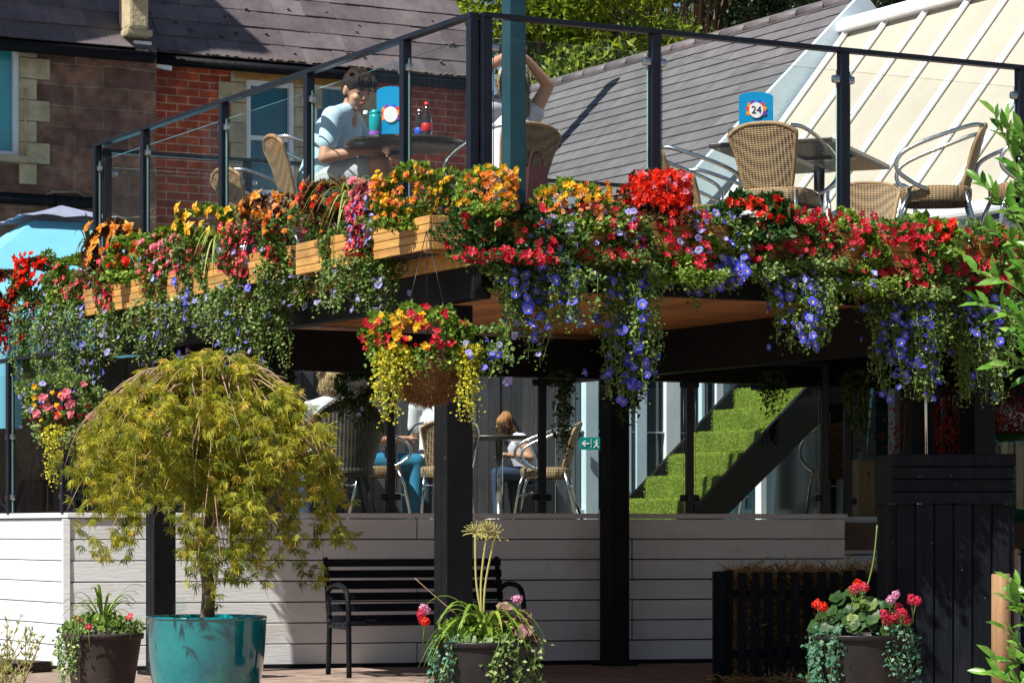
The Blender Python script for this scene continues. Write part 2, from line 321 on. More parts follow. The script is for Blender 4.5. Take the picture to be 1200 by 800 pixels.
M['coir'] = mat('coir', (.30, .155, .06), (.16, .075, .03), rough=1, bump=1.0, bscale=90, dist=.006)
M['straw'] = leafmat('straw', (.40, .25, .09), (.68, .47, .19), trans=.1)
M['post_wood'] = mat('round_post_wood', (.42, .25, .12), (.30, .17, .08), rough=.7, bump=.5, aniso=(8, 8, .6), dirt=(.2, .11, .06))
M['turf'] = mat('artificial_turf', (.36, .48, .05), (.20, .30, .03), rough=.95, bump=1, bscale=300, dist=.01)
M['turf_fibre'] = leafmat('turf_fibre', (.20, .32, .03), (.46, .58, .07), trans=.2, rough=.7)
M['blueglass'] = mat('sign_blue', (.0, .30, .62), (.0, .26, .56), rough=.3, bump=0)
M['white'] = mat('plain_white', (.85, .85, .85), (.8, .8, .8), rough=.4, bump=0)
M['navy'] = mat('navy_ink', (.01, .015, .06), rough=.5, bump=0)
M['exit'] = mat('exit_green', (.0, .25, .22), (.0, .2, .18), rough=.4, bump=0)
for k, c in dict(p_red=(.8, .05, .02), p_orange=(.9, .3, .02), p_purple=(.25, .03, .4), p_blue=(.02, .1, .6)).items(): M[k] = mat(k, c, c, rough=.4, bump=0)
M['skin'] = mat('skin', (.56, .30, .19), (.50, .25, .155), rough=.5, bump=.05)
M['skin2'] = mat('skin_tan', (.60, .33, .21), (.54, .28, .18), rough=.5, bump=.05)
M['lips'] = mat('lips', (.38, .12, .10), rough=.5, bump=0)
M['eye'] = mat('eye', (.02, .012, .01), rough=.2, bump=0)
M['hair_dark'] = mat('dark_hair', (.014, .009, .007), (.035, .022, .016), rough=.6, spec=.2, bump=1, bscale=60, scale=30, aniso=(3, 3, .6))
M['hair_blond'] = mat('blond_hair', (.66, .50, .27), (.42, .28, .13), rough=.5, bump=1, bscale=60, scale=30, aniso=(3, 3, .6))
M['hair_pale'] = mat('pale_blond_hair', (.72, .62, .42), (.5, .4, .24), rough=.5, bump=1, bscale=60, scale=30, aniso=(3, 3, .5))
M['hair_ginger'] = mat('ginger_hair', (.50, .24, .08), (.32, .13, .04), rough=.5, bump=1, bscale=60, scale=30, aniso=(3, 3, .5))
M['tee'] = mat('pale_blue_cotton', (.52, .72, .84), (.44, .65, .79), rough=.9, bump=.3, bscale=9, scale=4)
M['tank'] = mat('white_cotton', (.72, .70, .74), (.62, .62, .70), rough=.9, bump=.3, bscale=9)
M['shirt_white'] = mat('white_shirt', (.78, .78, .78), (.68, .70, .72), rough=.9, bump=.3, bscale=9)
M['denim'] = mat('denim', (.03, .06, .12), (.02, .04, .09), rough=.9, bump=.3)
M['shorts'] = mat('pale_shorts', (.55, .58, .62), rough=.9, bump=.3)
M['blue_cloth'] = mat('blue_cloth', (.02, .22, .38), (.02, .16, .3), rough=.9, bump=.3, bscale=9)
M['tumbler'] = mat('teal_tumbler', (.0, .33, .36), (.0, .3, .33), rough=.3, bump=0)
M['purple'] = mat('violet', (.32, .12, .55), rough=.3, bump=0)
M['cola'] = mat('dark_drink_bottle', (.03, .018, .015), rough=.08, bump=0, spec=1)
M['label_red'] = mat('red_label', (.6, .02, .02), rough=.4, bump=0)
M['maroon'] = mat('maroon_cloth', (.05, .005, .01), rough=.9, bump=.2)
# foliage
M['lf_trail'] = leafmat('trailing_leaf', (.06, .13, .03), (.22, .34, .07), (.44, .50, .17))
M['lf_silver'] = leafmat('variegated_leaf', (.09, .18, .04), (.29, .41, .12), (.54, .62, .27))
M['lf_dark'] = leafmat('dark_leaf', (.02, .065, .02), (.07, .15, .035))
M['lf_bright'] = leafmat('bright_leaf', (.09, .20, .02), (.26, .40, .05), (.45, .52, .10))
M['lf_bronze'] = leafmat('bronze_leaf', (.08, .03, .02), (.16, .10, .03), (.22, .07, .03))
M['lf_yellow'] = leafmat('yellow_creeper', (.42, .42, .03), (.75, .68, .05))
M['stalk'] = mat('pale_seed_stalk', (.46, .42, .14), (.38, .34, .10), rough=.6, bump=0)
M['lf_bronze2'] = leafmat('pink_variegated_leaf', (.12, .05, .05), (.45, .22, .22), (.30, .40, .12))
M['green_glaze'] = mat('green_glaze', (.0, .09, .03), (.0, .05, .02), rough=.12, coat=1)
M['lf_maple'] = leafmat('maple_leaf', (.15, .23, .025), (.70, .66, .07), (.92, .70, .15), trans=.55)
M['lf_laurel'] = leafmat('laurel_leaf', (.06, .20, .02), (.18, .38, .05), (.30, .5, .12), trans=.35, rough=.3, spec=.5)
M['lf_tree'] = leafmat('sunny_tree_leaf', (.08, .15, .012), (.34, .44, .03), (.55, .60, .06), trans=.45)
M['lf_pine'] = leafmat('dark_tree_leaf', (.012, .035, .018), (.05, .085, .03), trans=.15)
M['lf_teal'] = leafmat('blue_green_leaf', (.05, .17, .11), (.16, .34, .22), (.28, .45, .3))
M['lf_coleus_o'] = leafmat('orange_coleus', (.70, .20, .02), (.85, .40, .05))
M['lf_coleus_y'] = leafmat('yellow_coleus', (.72, .34, .01), (.88, .62, .05))
M['lf_red'] = leafmat('red_maple_leaf', (.35, .02, .015), (.62, .08, .04), trans=.4)
M['lf_grass'] = leafmat('grass_blade', (.18, .28, .04), (.5, .55, .16))
FC = dict(blue=((.055, .08, .66), (.17, .17, .86)), pale=((.28, .28, .80), (.50, .46, .88)), red=((.42, .004, .012), (.66, .012, .03)), crimson=((.55, .01, .05), (.75, .05, .12)),
    yellow=((.80, .42, .02), (.90, .68, .06)), orange=((.80, .20, .03), (.88, .38, .06)), pink=((.72, .16, .22), (.85, .35, .40)), rose=((.75, .25, .5), (.85, .45, .65)), scarlet=((.80, .02, .01), (.88, .06, .02)), peach=((.8, .33, .14), (.88, .5, .25)))
for k, (a, b_) in FC.items(): M['f_'+k] = leafmat('petal_'+k, a, b_, trans=.3, rough=.5)
M['throat'] = mat('flower_throat', (.75, .66, .30), rough=.6, bump=0)
M['throat_d'] = mat('flower_throat_dark', (.05, .02, .12), rough=.6, bump=0)
# ================================================================ ground and terrace
def struct(o): o['kind'] = 'structure'; return o
g = MB().add([(-300, -20, 0), (300, -20, 0), (300, 600, 0), (-300, 600, 0)], [(0, 1, 2, 3)], t=.5).build('ground', M['paving']); struct(g)
WD = Vector((.96, .27, 0)).normalized(); WN = Vector((WD.y, -WD.x, 0))      # plinth wall direction and outward normal
WA = at(80, 620, 18.86); WA.z = 0
WL = Vector((-.70, 1.22, 0)).normalized()                                    # left return of the wall
def wp(px, off=0): p = hit(px, WA+WN*off, WD); return p
WB = wp(991)
bed = MB()
bed.prism([(WA.x-.1, WA.y-.03), ((WA+WL*4).x-1.6, (WA+WL*4).y), ((WA+WL*4).x-2.4, (WA+WL*4).y-2), (WA.x-.8, WA.y-1.2)], -.02, .07)
struct(bed.build('planting_bed', M['soil'])) 
# terrace floor behind the plinth
tf = MB(); e = .16
p0 = WA-WN*e; p1 = WB-WN*e; p2 = WA+WL*9
tf.prism([(p0.x, p0.y), (p1.x, p1.y), (p1.x+6, p1.y+1.2), (11, 34), (-9, 34), (p2.x+.2, p2.y)], .80, 1.0)
struct(tf.build('terrace_floor', M['decking']))
# plinth wall: lapped white boards
wall = thing('boarded_wall', 'low white painted timber board wall below the glass screens', 'wall', WA, math.atan2(WD.y, WD.x))
mb = MB(); n = 7; hB = 1.0/n; Lw = (WB-WA).length
for i in range(n):
    nn = 1 if i % 2 == 0 else 1
    cuts = [0, Lw*.43, Lw] if i % 3 == 0 else [0, Lw*.71, Lw]
    for k in range(2):
        x0, x1 = cuts[k]+.004, cuts[k+1]-.004
        mb.box(((x0+x1)/2, .02+rnd.uniform(-.0015, .0015), hB*i+hB/2+.025), (x1-x0, .03, hB-.007-rnd.uniform(0, .003)), rot=(R(2.2+rnd.uniform(-.3, .3)), 0, R(rnd.uniform(-.03, .03))), bev=.003)
mb.build('board', M['cladding'], wall)
MB().box((Lw/2, .09, .5), (Lw, .1, .98)).box((Lw/2, .04, .012), (Lw, .09, .024)).build('core', M['black'], wall)
MB().box((Lw/2, .06, 1.045), (Lw+.02, .15, .035), bev=.004).build('coping', M['cladding'], wall)
MB().box((-.012, .02, .52), (.05, .06, 1.0), bev=.004).build('corner_trim', M['cladding'], wall)
wall2 = thing('boarded_wall', 'sunlit white board wall running back behind the left planting bed', 'wall', WA+WL*.03, math.atan2(-WL.y, -WL.x))
mb = MB()
for i in range(n): mb.box((-2.5, .02, hB*i+hB/2+.025), (4.95, .03, hB-.007), rot=(R(2.2), 0, 0), bev=.003)
mb.build('board', M['cladding'], wall2)
MB().box((-2.5, .09, .5), (5, .1, .98)).build('core', M['black'], wall2)
MB().box((-2.5, .06, 1.045), (5, .15, .035), bev=.004).build('coping', M['cladding'], wall2)
# right-hand continuation, set back and grey-blue
q0 = WB-WN*.25; wall3 = thing('boarded_wall', 'grey board wall set back behind the hay bale fence on the right', 'wall', q0, math.atan2(WD.y, WD.x))
mb = MB()
for i in range(5): mb.box((1.6, 0, .1+i*.19), (3.4, .03, .18), rot=(R(2), 0, 0), bev=.003)
mb.build('board', M['bluewhite'], wall3); MB().box((1.6, .02, 1.02), (3.4, .14, .05), bev=.004).build('coping', M['bluewhite'], wall3)
MB().box((1.6, .08, .48), (3.4, .1, .96)).build('core', M['black'], wall3)

# ================================================================ raised deck
deck = thing('raised_deck', 'raised timber deck on black steel posts hung with flowers', 'deck', C0, UA)
AX, BX = 6.6, 5.6
mb = MB(); 
for i in range(38): mb.box((AX/2, .075+i*.147, 2.44), (AX-.02, .142, .035))
mb.build('floor_boards', M['decking'], deck)
mb = MB()
for i in range(46):
    mb.box((.17+i*.14, 2.8, 2.305), (.135, 5.3, .02))
mb.build('soffit', M['soffit'], deck)
mb = MB()
for z, h in ((2.335, .075), (2.415, .08)): mb.box((.0, 2.8, z), (.035, 5.62, h), bev=.006)
mb.build('fascia', M['wood'], deck)
mb = MB(); mb.box((3.3+.02, -.0, 2.315), (AX, .06, .27)); mb.build('edge_beam', M['black'], deck)
MB().box((.07, 2.8, 2.215), (.09, 5.5, .165)).build('edge_beam', M['black'], deck)
BB = 4.3
for nm, c, s in (('cross_beam', (3.4, BB, 2.13), (6.5, .12, .27)), ('cross_beam', (3.35, 2.7, 2.15), (.12, 5.2, .29)), ('cross_beam', (5.2, 2.7, 2.15), (.12, 5.2, .28)), ('edge_beam', (3.3, 5.6, 2.3), (6.6, .06, .26))):
    MB().box(c, s).build(nm, M['black'], deck)
for a, b in ((.09, .42), (.09, 4.62), (3.35, BB), (3.6, .53), (6.3, .53)):
    p = MB(); p.box((a, b, 1.06), (.15, .012, 2.12)).box((a, b-.069, 1.06), (.15, .012, 2.118)).box((a, b+.069, 1.06), (.15, .012, 2.118)).box((a, b, 1.06), (.05, .13, 2.117))
    p.box((a-.069, b, 1.06), (.01, .126, 2.116)); p.box((a, b, .012), (.24, .24, .024), bev=.004)
    p.build('post', M['black'], deck)

# glass balustrades
def balustrade(name, label, o, d, pxs, z0, z1, base, glass, outn, grp, ends=(0, 0), both=True, clampz=(.16, .86), rail=True, pw=.052):
    """posts at picture columns pxs on the line o + t d"""
    ts = sorted(hit(p, o, d).__sub__(o).dot(d) if not isinstance(p, tuple) else p[0] for p in pxs)
    t = thing(name, label, 'balustrade', o, math.atan2(d.y, d.x), grp)
    for x in ts:
        MB().box((x, 0, (base+z1)/2), (pw, .05, z1-base), bev=.003).build('post', M['rail'], t)
    for i in range(len(ts)-1):
        a, b = ts[i]+.045, ts[i+1]-.045
        gp = MB().box(((a+b)/2, 0, (z0+z1-.10)/2), (b-a, .010, z1-.10-z0)); gp.m = [1, 1, 0, 0, 1, 1]; gp.build('glass_panel', [glass, M['glass_edge']], t)
    for i, x in enumerate(ts):
        for f in clampz:
            z = z0+(z1-z0)*f
            for sgn in ((-1,) if i == len(ts)-1 else (1,) if i == 0 else (-1, 1)):
                MB().box((x+sgn*.045, 0, z), (.055, .032, .045), bev=.014).build('clamp', M['steel'] if both else M['rail'], t)
    if rail: MB().box(((ts[0]+ts[-1])/2, 0, z1+.012), (ts[-1]-ts[0]+.05, .055, .026), bev=.004).build('handrail', M['rail'], t)
    return t
o1 = C0+Vector((0, 0, 0))
balustrade('glass_balustrade', 'frameless glass balustrade on the left side of the raised deck, in front of the boy', o1+V*.0, V, [(0.03,), 475, 362, 262, 170, 114], 2.50, 3.56, 2.40, M['glass'], None, None)
balustrade('glass_balustrade', 'glass balustrade on the right side of the raised deck, in front of table 24', o1+U*.03, U, [(0.03,), 767, 988, 1196, (5.3,)], 2.50, 3.56, 2.40, M['glass'], None, None)
balustrade('glass_balustrade', 'far glass balustrade along the back of the raised deck behind the seated boy', W(0, 5.52), U, [(0.05,), 290, 420, (3.2,), (4.3,)], 2.50, 3.52, 2.46, M['glass'], None, None)
balustrade('glass_screen', 'glass screen on top of the white board wall behind the bench', wp(80, -.06), WD, [84, 458, 635, 808, 966], 1.07, 2.13, 1.06, M['glass_low'], None, None, clampz=(.10, .86), both=False)
balustrade('glass_screen', 'glass screen in front of the blue canopy at the far left', WA+WL*.02, WL, [(0.05,), 12, (3.0,)], 1.07, 2.13, 1.06, M['glass_low'], None, None, clampz=(.10, .5))
balustrade('glass_screen', 'glass screen at the right between the stairs and the black cabinet', q0+Vector((.03, 0, 0)), WD, [993, 1110, 1230], 1.05, 2.10, 1.04, M['glass_low'], None, None, clampz=(.1, .86), both=False)
# steel column through the deck
t = thing('steel_column', 'tall teal steel column rising beside the deck corner in front of the woman', 'column', at(602, 620, 15.3)-Vector((0, 0, CZ)), UA)
MB().box((0, 0, 4.3), (.10, .10, 3.7), bev=.006).build('shaft', M['pillar'], t)
MB().box((0, 0, 2.47), (.22, .22, .02), bev=.004).build('base_plate', M['pillar'], t)

# turf stairs
S0 = W(4.926, 6.85); st = thing('turf_staircase', 'staircase covered in bright green artificial turf climbing behind the glass', 'stairs', S0, UA)
mb = MB(); rn, rs = .215, .183
for i in range(8):
    mb.box((rn*(i+.5)+ (8-i)*0, -.55, 1.0+rs*(i+.5)), (rn+.03, 1.08, rs), bev=.025)
mb.build('tread', M['turf'], st)
nb = 26000; stp = nr.integers(0, 8, nb); top = nr.random(nb) < .45
Px = np.where(top, rn*stp+nr.uniform(-.01, rn, nb), rn*stp-.016); Pz = 1.0+rs*stp+np.where(top, rs, nr.uniform(.01, rs, nb)); Py = nr.uniform(-1.09, -.01, nb)
Dn = np.where(top[:, None], np.array([[0, 0, 1.]]), np.array([[-1., 0, .25]]))+nr.normal(0, .45, (nb, 3)); ob = leaf_obj('turf_fibres', np.stack([Px, Py, Pz], 1), Dn, nr.normal(size=(nb, 3)), nr.uniform(.012, .024, nb), np.full(nb, .004), nr.random(nb), M['turf_fibre'], st, world=False); ob['kind'] = 'stuff'
for y, z_ in ((-1.13, 0), (.01, .0)):
    q = MB(); L_ = 8*rn; th = .16
    q.add([(-.12, y, 1.0), (.2, y, 1.0), (L_+.2, y, 1.0+8*rs-.02), (L_+.2, y, 1.0+8*rs+.22), (L_-.1, y, 1.0+8*rs+.16), (-.12, y, 1.02)]+[(a, y+.05, b) for a, b in ((-.12, 1.0), (.2, 1.0), (L_+.2, 1.0+8*rs-.02), (L_+.2, 1.0+8*rs+.22), (L_-.1, 1.0+8*rs+.16), (-.12, 1.02))],
          [(0, 1, 2, 3, 4, 5), (11, 10, 9, 8, 7, 6)]+[(i, i+6, (i+1) % 6+6, (i+1) % 6) for i in range(6)])
    q.build('stringer', M['black'], st)
q = MB()
q.box((-.0, .0, 1.5), (.045, .045, 1.0)); q.tube([(-.0, .0, 1.98), (L_, .0, 1.98+8*rs)], .022); q.build('handrail', M['rail'], st)

# ================================================================ roofs
def slates(mb, P, A, B, la, lb, wd, ex, th=.010, vary=.004):
    """P lower corner, A along the courses, B up the slope"""
    A = A.normalized(); B = B.normalized(); Nn = A.cross(B).normalized()
    if Nn.z < 0: Nn = -Nn
    for r in range(int(lb/ex)+1):
        x = -wd*(.5 if r % 2 else 0)-.02*rnd.random()
        while x < la:
            x0, x1 = max(x, 0)+.002, min(x+wd, la)-.002
            if x1-x0 > .02:
                l = ex*1.25; dz = rnd.uniform(0, vary); q = P+B*(r*ex+rnd.uniform(-.004, .004))+Nn*(th+.012+dz)
                b0 = q+A*x0; b1 = q+A*x1; t0 = b0+B*l-Nn*.014; t1 = b1+B*l-Nn*.014
                mb.slab([b0, b1, t1, t0] if (A.cross(B)).dot(Nn) > 0 else [b1, b0, t0, t1], th)
            x += wd
# slate hall (centre right, ridge running away from us)
G = Vector((3.16, 25.86, 0)); hall = thing('slate_hall', 'building with a plain grey slate roof and pale bargeboard in the middle distance', 'building', G, UA)
k = .957; zr = 5.82; dn = Vector((-1, 0, -k)).normalized(); run = 2.75
mb = MB(); low = Vector((-run, 0, zr-k*run)); slates(mb, low, Vector((0, 1, 0)), -dn, 9.0, run/abs(dn.x), .45, .17, th=.007, vary=.002)
mb.build('roof', M['slate_grey'], hall)
MB().slab([(0, 0, zr-.01), (0, 9, zr-.01), (-run, 9, zr-.01-k*run), (-run, 0, zr-.01-k*run)][::1], .08).slab([(0, 9, zr-.01), (0, 0, zr-.01), (run, 0, zr-.01-k*run), (run, 9, zr-.01-k*run)], .08).build('roof_deck', M['black'], hall)
mb = MB(); y = 0
while y < 9: mb.tube([(0, y+.005, zr-.005), (0, min(y+.44, 9), zr-.0)], [.062, .058], 10); y += .45
mb.build('ridge_tiles', M['slate'], hall)
mb = MB(); w_ = .30
mb.slab([(.02, -.09, zr+.05), (-run-.1, -.09, zr+.05-k*(run+.12)), (-run-.1, -.09, zr+.05-k*(run+.12)-w_*1.35), (.02, -.09, zr+.05-w_*1.35)], .06)
mb.slab([(.02, -.09, zr+.05), (.02, -.09, zr+.05-w_*1.35), (run, -.09, zr+.05-k*run-w_*1.35), (run, -.09, zr+.05-k*run)], .06)
mb.build('bargeboard', M['bluewhite'], hall)
MB().add([(-run+.2, .1, 0), (run-.2, .1, 0), (run-.2, .1, zr-k*(run-.2)-.1), (0, .1, zr-.12), (-run+.2, .1, zr-k*(run-.2)-.1)], [(0, 1, 2, 3, 4)]).box((-run+.3, 4.6, 1.15), (.2, 8.9, 2.25)).build('wall', M['bluewhite'], hall)
fl = MB(); fp = Vector((0, 28.3, 0)); fl_o = thing('shadow_pipe', 'added unseen shadow caster on the slate hall hidden behind the teal column', 'shadow caster', (0.01, 28.3, 4.0), UA)  # unseen pipe added to cast the slanting shadow band on the grey slates
MB().tube([(0, 0, 0), (0, 0, 3.0), (0, 0, 3.2)], [.105, .105, .11], 18).build('pipe', M['black'], fl_o); MB().tube([(0, 0, 3.2), (0, 0, 3.26)], [.13, .12], 18).build('pipe_cap', M['black'], fl_o)
# conservatory with ribbed roof
KO = Vector((2.99, 25.76, 0)); kon = thing('conservatory', 'conservatory with a cream roof and white ribs sloping down at the right', 'building', KO, UA)
zr2, ze, a2 = 5.46, 3.416, 1.66; L2 = 9.0
dn2 = Vector((-a2, 0, ze-zr2)); nn2 = Vector((-(zr2-ze), 0, a2)).normalized()
MB().slab([(0, -L2, zr2), (0, -.12, zr2), (-a2-.05, -.12, ze-.06), (-a2-.05, -L2, ze-.06)], .03).build('roof_panel', M['beige'], kon)
y = -.16; i = 0
while y > -L2:
    mb = MB(); c = Vector((-a2/2, y, (zr2+ze)/2))+nn2*.022; ang = math.atan2(zr2-ze, a2)
    mb.box(c, (dn2.length+.02, .055, .025), rot=(0, -ang, 0), bev=.008); mb.box(c+nn2*.022, (dn2.length+.02, .02, .02), rot=(0, -ang, 0), bev=.006)
    mb.build('roof_rib', M['whitepaint'], kon); y -= .60; i += 1
MB().box((.04, -L2/2-.02, zr2+.06), (.26, L2-.1, .10), bev=.03).box((.04, -L2/2-.02, zr2+.125), (.12, L2-.1, .05), bev=.02).build('ridge_cap', M['whitepaint'], kon)
MB().box((-a2-.1, -L2/2, ze-.06), (.13, L2, .11), bev=.03).build('gutter', M['whitepaint'], kon)
mb = MB(); mb.box((-a2+.0, -L2/2, ze-.30), (.06, L2, .30)); mb.build('fascia', M['whitepaint'], kon)
for i in range(10):
    MB().box((-a2, -.3-i*.95, 1.9), (.09, .09, 2.5), bev=.006).build('frame_post', M['whitepaint'], kon)
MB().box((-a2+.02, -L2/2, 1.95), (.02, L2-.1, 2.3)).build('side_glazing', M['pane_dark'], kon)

# ================================================================ cottage at the left
H0 = at(170, 620, 27.5); H0.z = 0
cot = thing('stone_cottage', 'old brown stone and red brick cottage with a steep slate roof at upper left', 'house', H0, UA)
SY = -.30
def fx(px, yy=0): return (hit(px, H0+V*yy, U)-(H0+V*yy)).dot(U)
def fz(px, py, yy=0): p = hit(px, H0+V*yy, U); return zat(py, p.y)
def panelwall(mb, x0, x1, z0, z1, ops, y, th):
    xs = sorted({x0, x1, *[q for o in ops for q in o[:2]]}); zs = sorted({z0, z1, *[q for o in ops for q in o[2:]]})
    for i in range(len(xs)-1):
        for j in range(len(zs)-1):
            cx, cz = (xs[i]+xs[i+1])/2, (zs[j]+zs[j+1])/2
            if any(o[0] < cx < o[1] and o[2] < cz < o[3] for o in ops): continue
            mb.box((cx, y+th/2, cz), (xs[i+1]-xs[i], th, zs[j+1]-zs[j]), t=.5)
zE = 5.6
x1e = fx(553)
w1 = (fx(288), fx(345), fz(300, 228), fz(300, 94)); w2 = (fx(366), fx(420), fz(390, 232), fz(390, 98))
mb = MB(); panelwall(mb, 0, x1e, 0, zE, [w1, w2], 0, .3); mb.build('brick_wall', M['brick'], cot)
w0 = (fx(-45, SY), fx(22, SY), fz(10, 184, SY), fz(10, 44, SY))
mb = MB(); panelwall(mb, -7, 0, 0, zE-.02, [w0], SY, .32); mb.build('stone_wall', M['brownstone'], cot)
def window(wd, y, sash=True, m='whitepaint', glass='pane'):
    x0, x1, z0, z1 = wd; xc, zc = (x0+x1)/2, (z0+z1)/2; W_, H_ = x1-x0, z1-z0; f = .055
    q = MB()
    q.box((x0+f/2, y, zc), (f, .07, H_), bev=.006).box((x1-f/2, y, zc), (f, .07, H_), bev=.006)
    q.box((xc, y-.002, z1-f/2), (W_-2*f, .066, f), bev=.006).box((xc, y-.002, z0+f/2), (W_-2*f, .066, f), bev=.006)
    if sash: q.box((xc, y+.005, zc), (W_-2*f, .05, .045), bev=.006)
    else: q.box((xc, y+.005, zc), (.04, .05, H_-2*f), bev=.006)
    fr = q.build('window', M[m], cot)
    MB().box((xc, y+.02, zc), (W_-f, .008, H_-f)).build('pane', M[glass], fr)
    MB().box((xc, y-.09, z0-.03), (W_+.14, .2, .06), bev=.01).build('sill', M['whitepaint' if sash else 'sandstone'], fr)
window(w1, .035); window(w2, .035); window(w0, SY+.03, sash=False, glass='pane_light')
def quoins(x, sgn, z0, z1, y, nm='quoins', m='sandstone'):
    q = MB(); z = z0; i = 0
    while z < z1:
        h = min(.2, z1-z); l = .30 if i % 2 else .17
        q.box((x+sgn*l/2, y-.005, z+h/2), (l, .10, h-.006), bev=.008); z += .2; i += 1
    q.build(nm, M[m], cot)
quoins(w0[1], 1, w0[2]-.25, w0[3]+.02, SY+.03); quoins(w1[0], -1, w1[2]-.1, w1[3]+.15, .03); quoins(w1[1], 1, w1[2]-.1, w1[3], .03); quoins(w2[1], 1, w2[2]-.1, w2[3], .03)
MB().box(((w0[0]+w0[1])/2, SY+.02, w0[3]+.09), (w0[1]-w0[0]+.2, .1, .17), bev=.01).build('lintel', M['ochre'], cot)
MB().box(((w1[0]+w2[1])/2, .02, w1[3]+.08), (w2[1]-w1[0]+.25, .1, .16), bev=.01).build('lintel', M['ochre'], cot)
# roof
pt = R(53); up = Vector((0, math.cos(pt), math.sin(pt)))
mb = MB(); slates(mb, Vector((-7, SY-.16, zE-.06)), Vector((1, 0, 0)), up, 6.93, 4.2, .34, .235, th=.014, vary=.008)
slates(mb, Vector((-.04, -.16, zE-.02)), Vector((1, 0, 0)), up, x1e+.12, 3.8, .34, .235, th=.014, vary=.008)
rf = mb.build('roof', M['slate'], cot)
MB().slab([(-7, SY-.14, zE-.10), (-.1, SY-.14, zE-.10), (-.1, SY-.14+2.5, zE-.10+2.5*math.tan(pt)), (-7, SY-.14+2.5, zE-.10+2.5*math.tan(pt))], .08).slab([(-.05, -.14, zE-.06), (x1e+.05, -.14, zE-.06), (x1e+.05, 2.2, zE-.06+2.34*math.tan(pt)), (-.05, 2.2, zE-.06+2.34*math.tan(pt))], .08).build('roof_deck', M['black'], cot)
mb = MB(); mb.tube([(-7, SY-.2, zE-.13), (-.1, SY-.2, zE-.13)], .055, 10); mb.tube([(-.02, -.2, zE-.09), (x1e+.05, -.2, zE-.09)], .05, 10)
mb.build('gutter', M['blackwood'], cot)
mb = MB()
for _ in range(170):   # moss cushions on the eaves and slates
    x = rnd.uniform(-.0, x1e); s_ = abs(rnd.gauss(0, .9)) if rnd.random() < .25 else 0.0; p = Vector((x, -.17, zE-.0))+up*s_
    r_ = rnd.uniform(.008, .03) * (1 if s_ else .8); mb.lathe(p+Vector((0, -.01, .01)), [(r_, 0), (r_*.8, r_*.5), (.002, r_*.7)], 7)
mb.build('moss', M['bark'], cot)['kind'] = 'stuff'
kn = MB(); cx, cz = fx(160, SY-.2), fz(160, 14, SY-.2)
kn.box((cx, SY-.12, cz), (.20, .3, .34), rot=(0, R(0), 0), bev=.03); kn.box((cx-.03, SY-.2, cz+.25), (.24, .24, .24), rot=(0, R(45), 0), bev=.02)
kn.box((cx+.02, SY-.1, cz-.20), (.26, .3, .07), bev=.02)
kn.build('kneeler_stone', M['sandstone'], cot)
kn = MB(); kx, kz = fx(161, SY), fz(161, 58, SY)
kn.box((kx, SY-.05, kz+.03), (.19, .2, .06), bev=.015).box((kx+.01, SY-.04, kz-.03), (.14, .14, .07), bev=.015); kn.build('corbel', M['whitepaint'], cot)
MB().tube([(.02, -.06, 2), (.02, -.06, zE-.12)], .03, 10).build('downpipe', M['blackwood'], cot)
pz = fz(50, 236, SY); MB().tube([(fx(-60, SY), SY-.1, pz), (fx(106, SY), SY-.1, pz)], .055, 12).tube([(fx(60, SY), SY-.1, pz), (fx(62, SY), SY-.1, pz)], .065, 12).build('waste_pipe', M['blackwood'], cot)
cb = [(fx(45, SY), SY-.02, pz+.02), (fx(60, SY), SY-.03, pz+.09), (fx(90, SY), SY-.03, pz+.1), (fx(110, SY), SY-.03, pz+.02), (fx(140, SY), SY-.03, pz-.12), (fx(165, SY), SY-.03, pz-.1)]
MB().tube(cb, .012, 6).tube([(fx(27, SY), SY-.07, fz(27, 190, SY)), (fx(27, SY), SY-.07, fz(27, 105, SY))], .012, 6).build('cable', M['sandstone'], cot)
sl = MB(); lx, lz = fx(184), fz(184, 80); sl.box((lx, -.12, lz), (.17, .16, .05), rot=(R(12), R(6), 0), bev=.012).box((lx-.06, -.03, lz), (.05, .06, .06), bev=.01)
sl.build('wall_lamp', M['whitepaint'], cot)
# chimney stack on the cottage above the picture: it throws the shadow lying on the slates
ch = MB(); ch.box((-3.2, SY-.2, 8.1), (1.5, .7, 4.2), bev=.01).box((-3.2, SY-.2, 10.25), (1.7, .9, .16), bev=.02)
ch.build('chimney', M['brick'], cot)

# ================================================================ behind the lower terrace
def xline(px, Y0, d=U, px0=700): return hit(px, at(px0, 620, Y0)-Vector((0, 0, CZ)), d)
fa = xline(350, 25.2); fb = xline(684, 25.2)
fence = thing('timber_screen', 'tall dark weathered board screen behind the diners on the lower terrace', 'fence', (fa.x, fa.y, 1.0), UA)
mb = MB(); L_ = (fb-fa).length; x = -3.0
while x < L_: mb.box((x+.055, rnd.uniform(-.006, .006), .85), (.105, .02, 1.7)); x += .112
mb.build('boards', M['greywood'], fence)
MB().box((L_/2-1.5, .04, .4), (L_+3, .05, .08)).box((L_/2-1.5, .04, 1.4), (L_+3, .05, .08)).build('rail', M['greywood'], fence)
fb2 = xline(676, 23.9); fc = xline(846, 23.9); L_ = (fc-fb2).length
fac = thing('glazed_doors', 'white framed glazed doors behind the green staircase', 'glazed doors', (fb2.x, fb2.y, 1.0), UA)
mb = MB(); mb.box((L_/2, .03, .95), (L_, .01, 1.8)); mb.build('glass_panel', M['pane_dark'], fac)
for px, wd, m_ in ((690, .13, 'bluewhite'), (748, .11, 'bluewhite'), (785, .15, 'whitepaint'), (734, .04, 'bluewhite'), (820, .04, 'bluewhite'), (842, .12, 'whitepaint')):
    x = (xline(px, 23.9)-fb2).dot(U); MB().box((x, -.02, .95), (wd, .08, 1.88), bev=.008).build('frame', M[m_], fac)
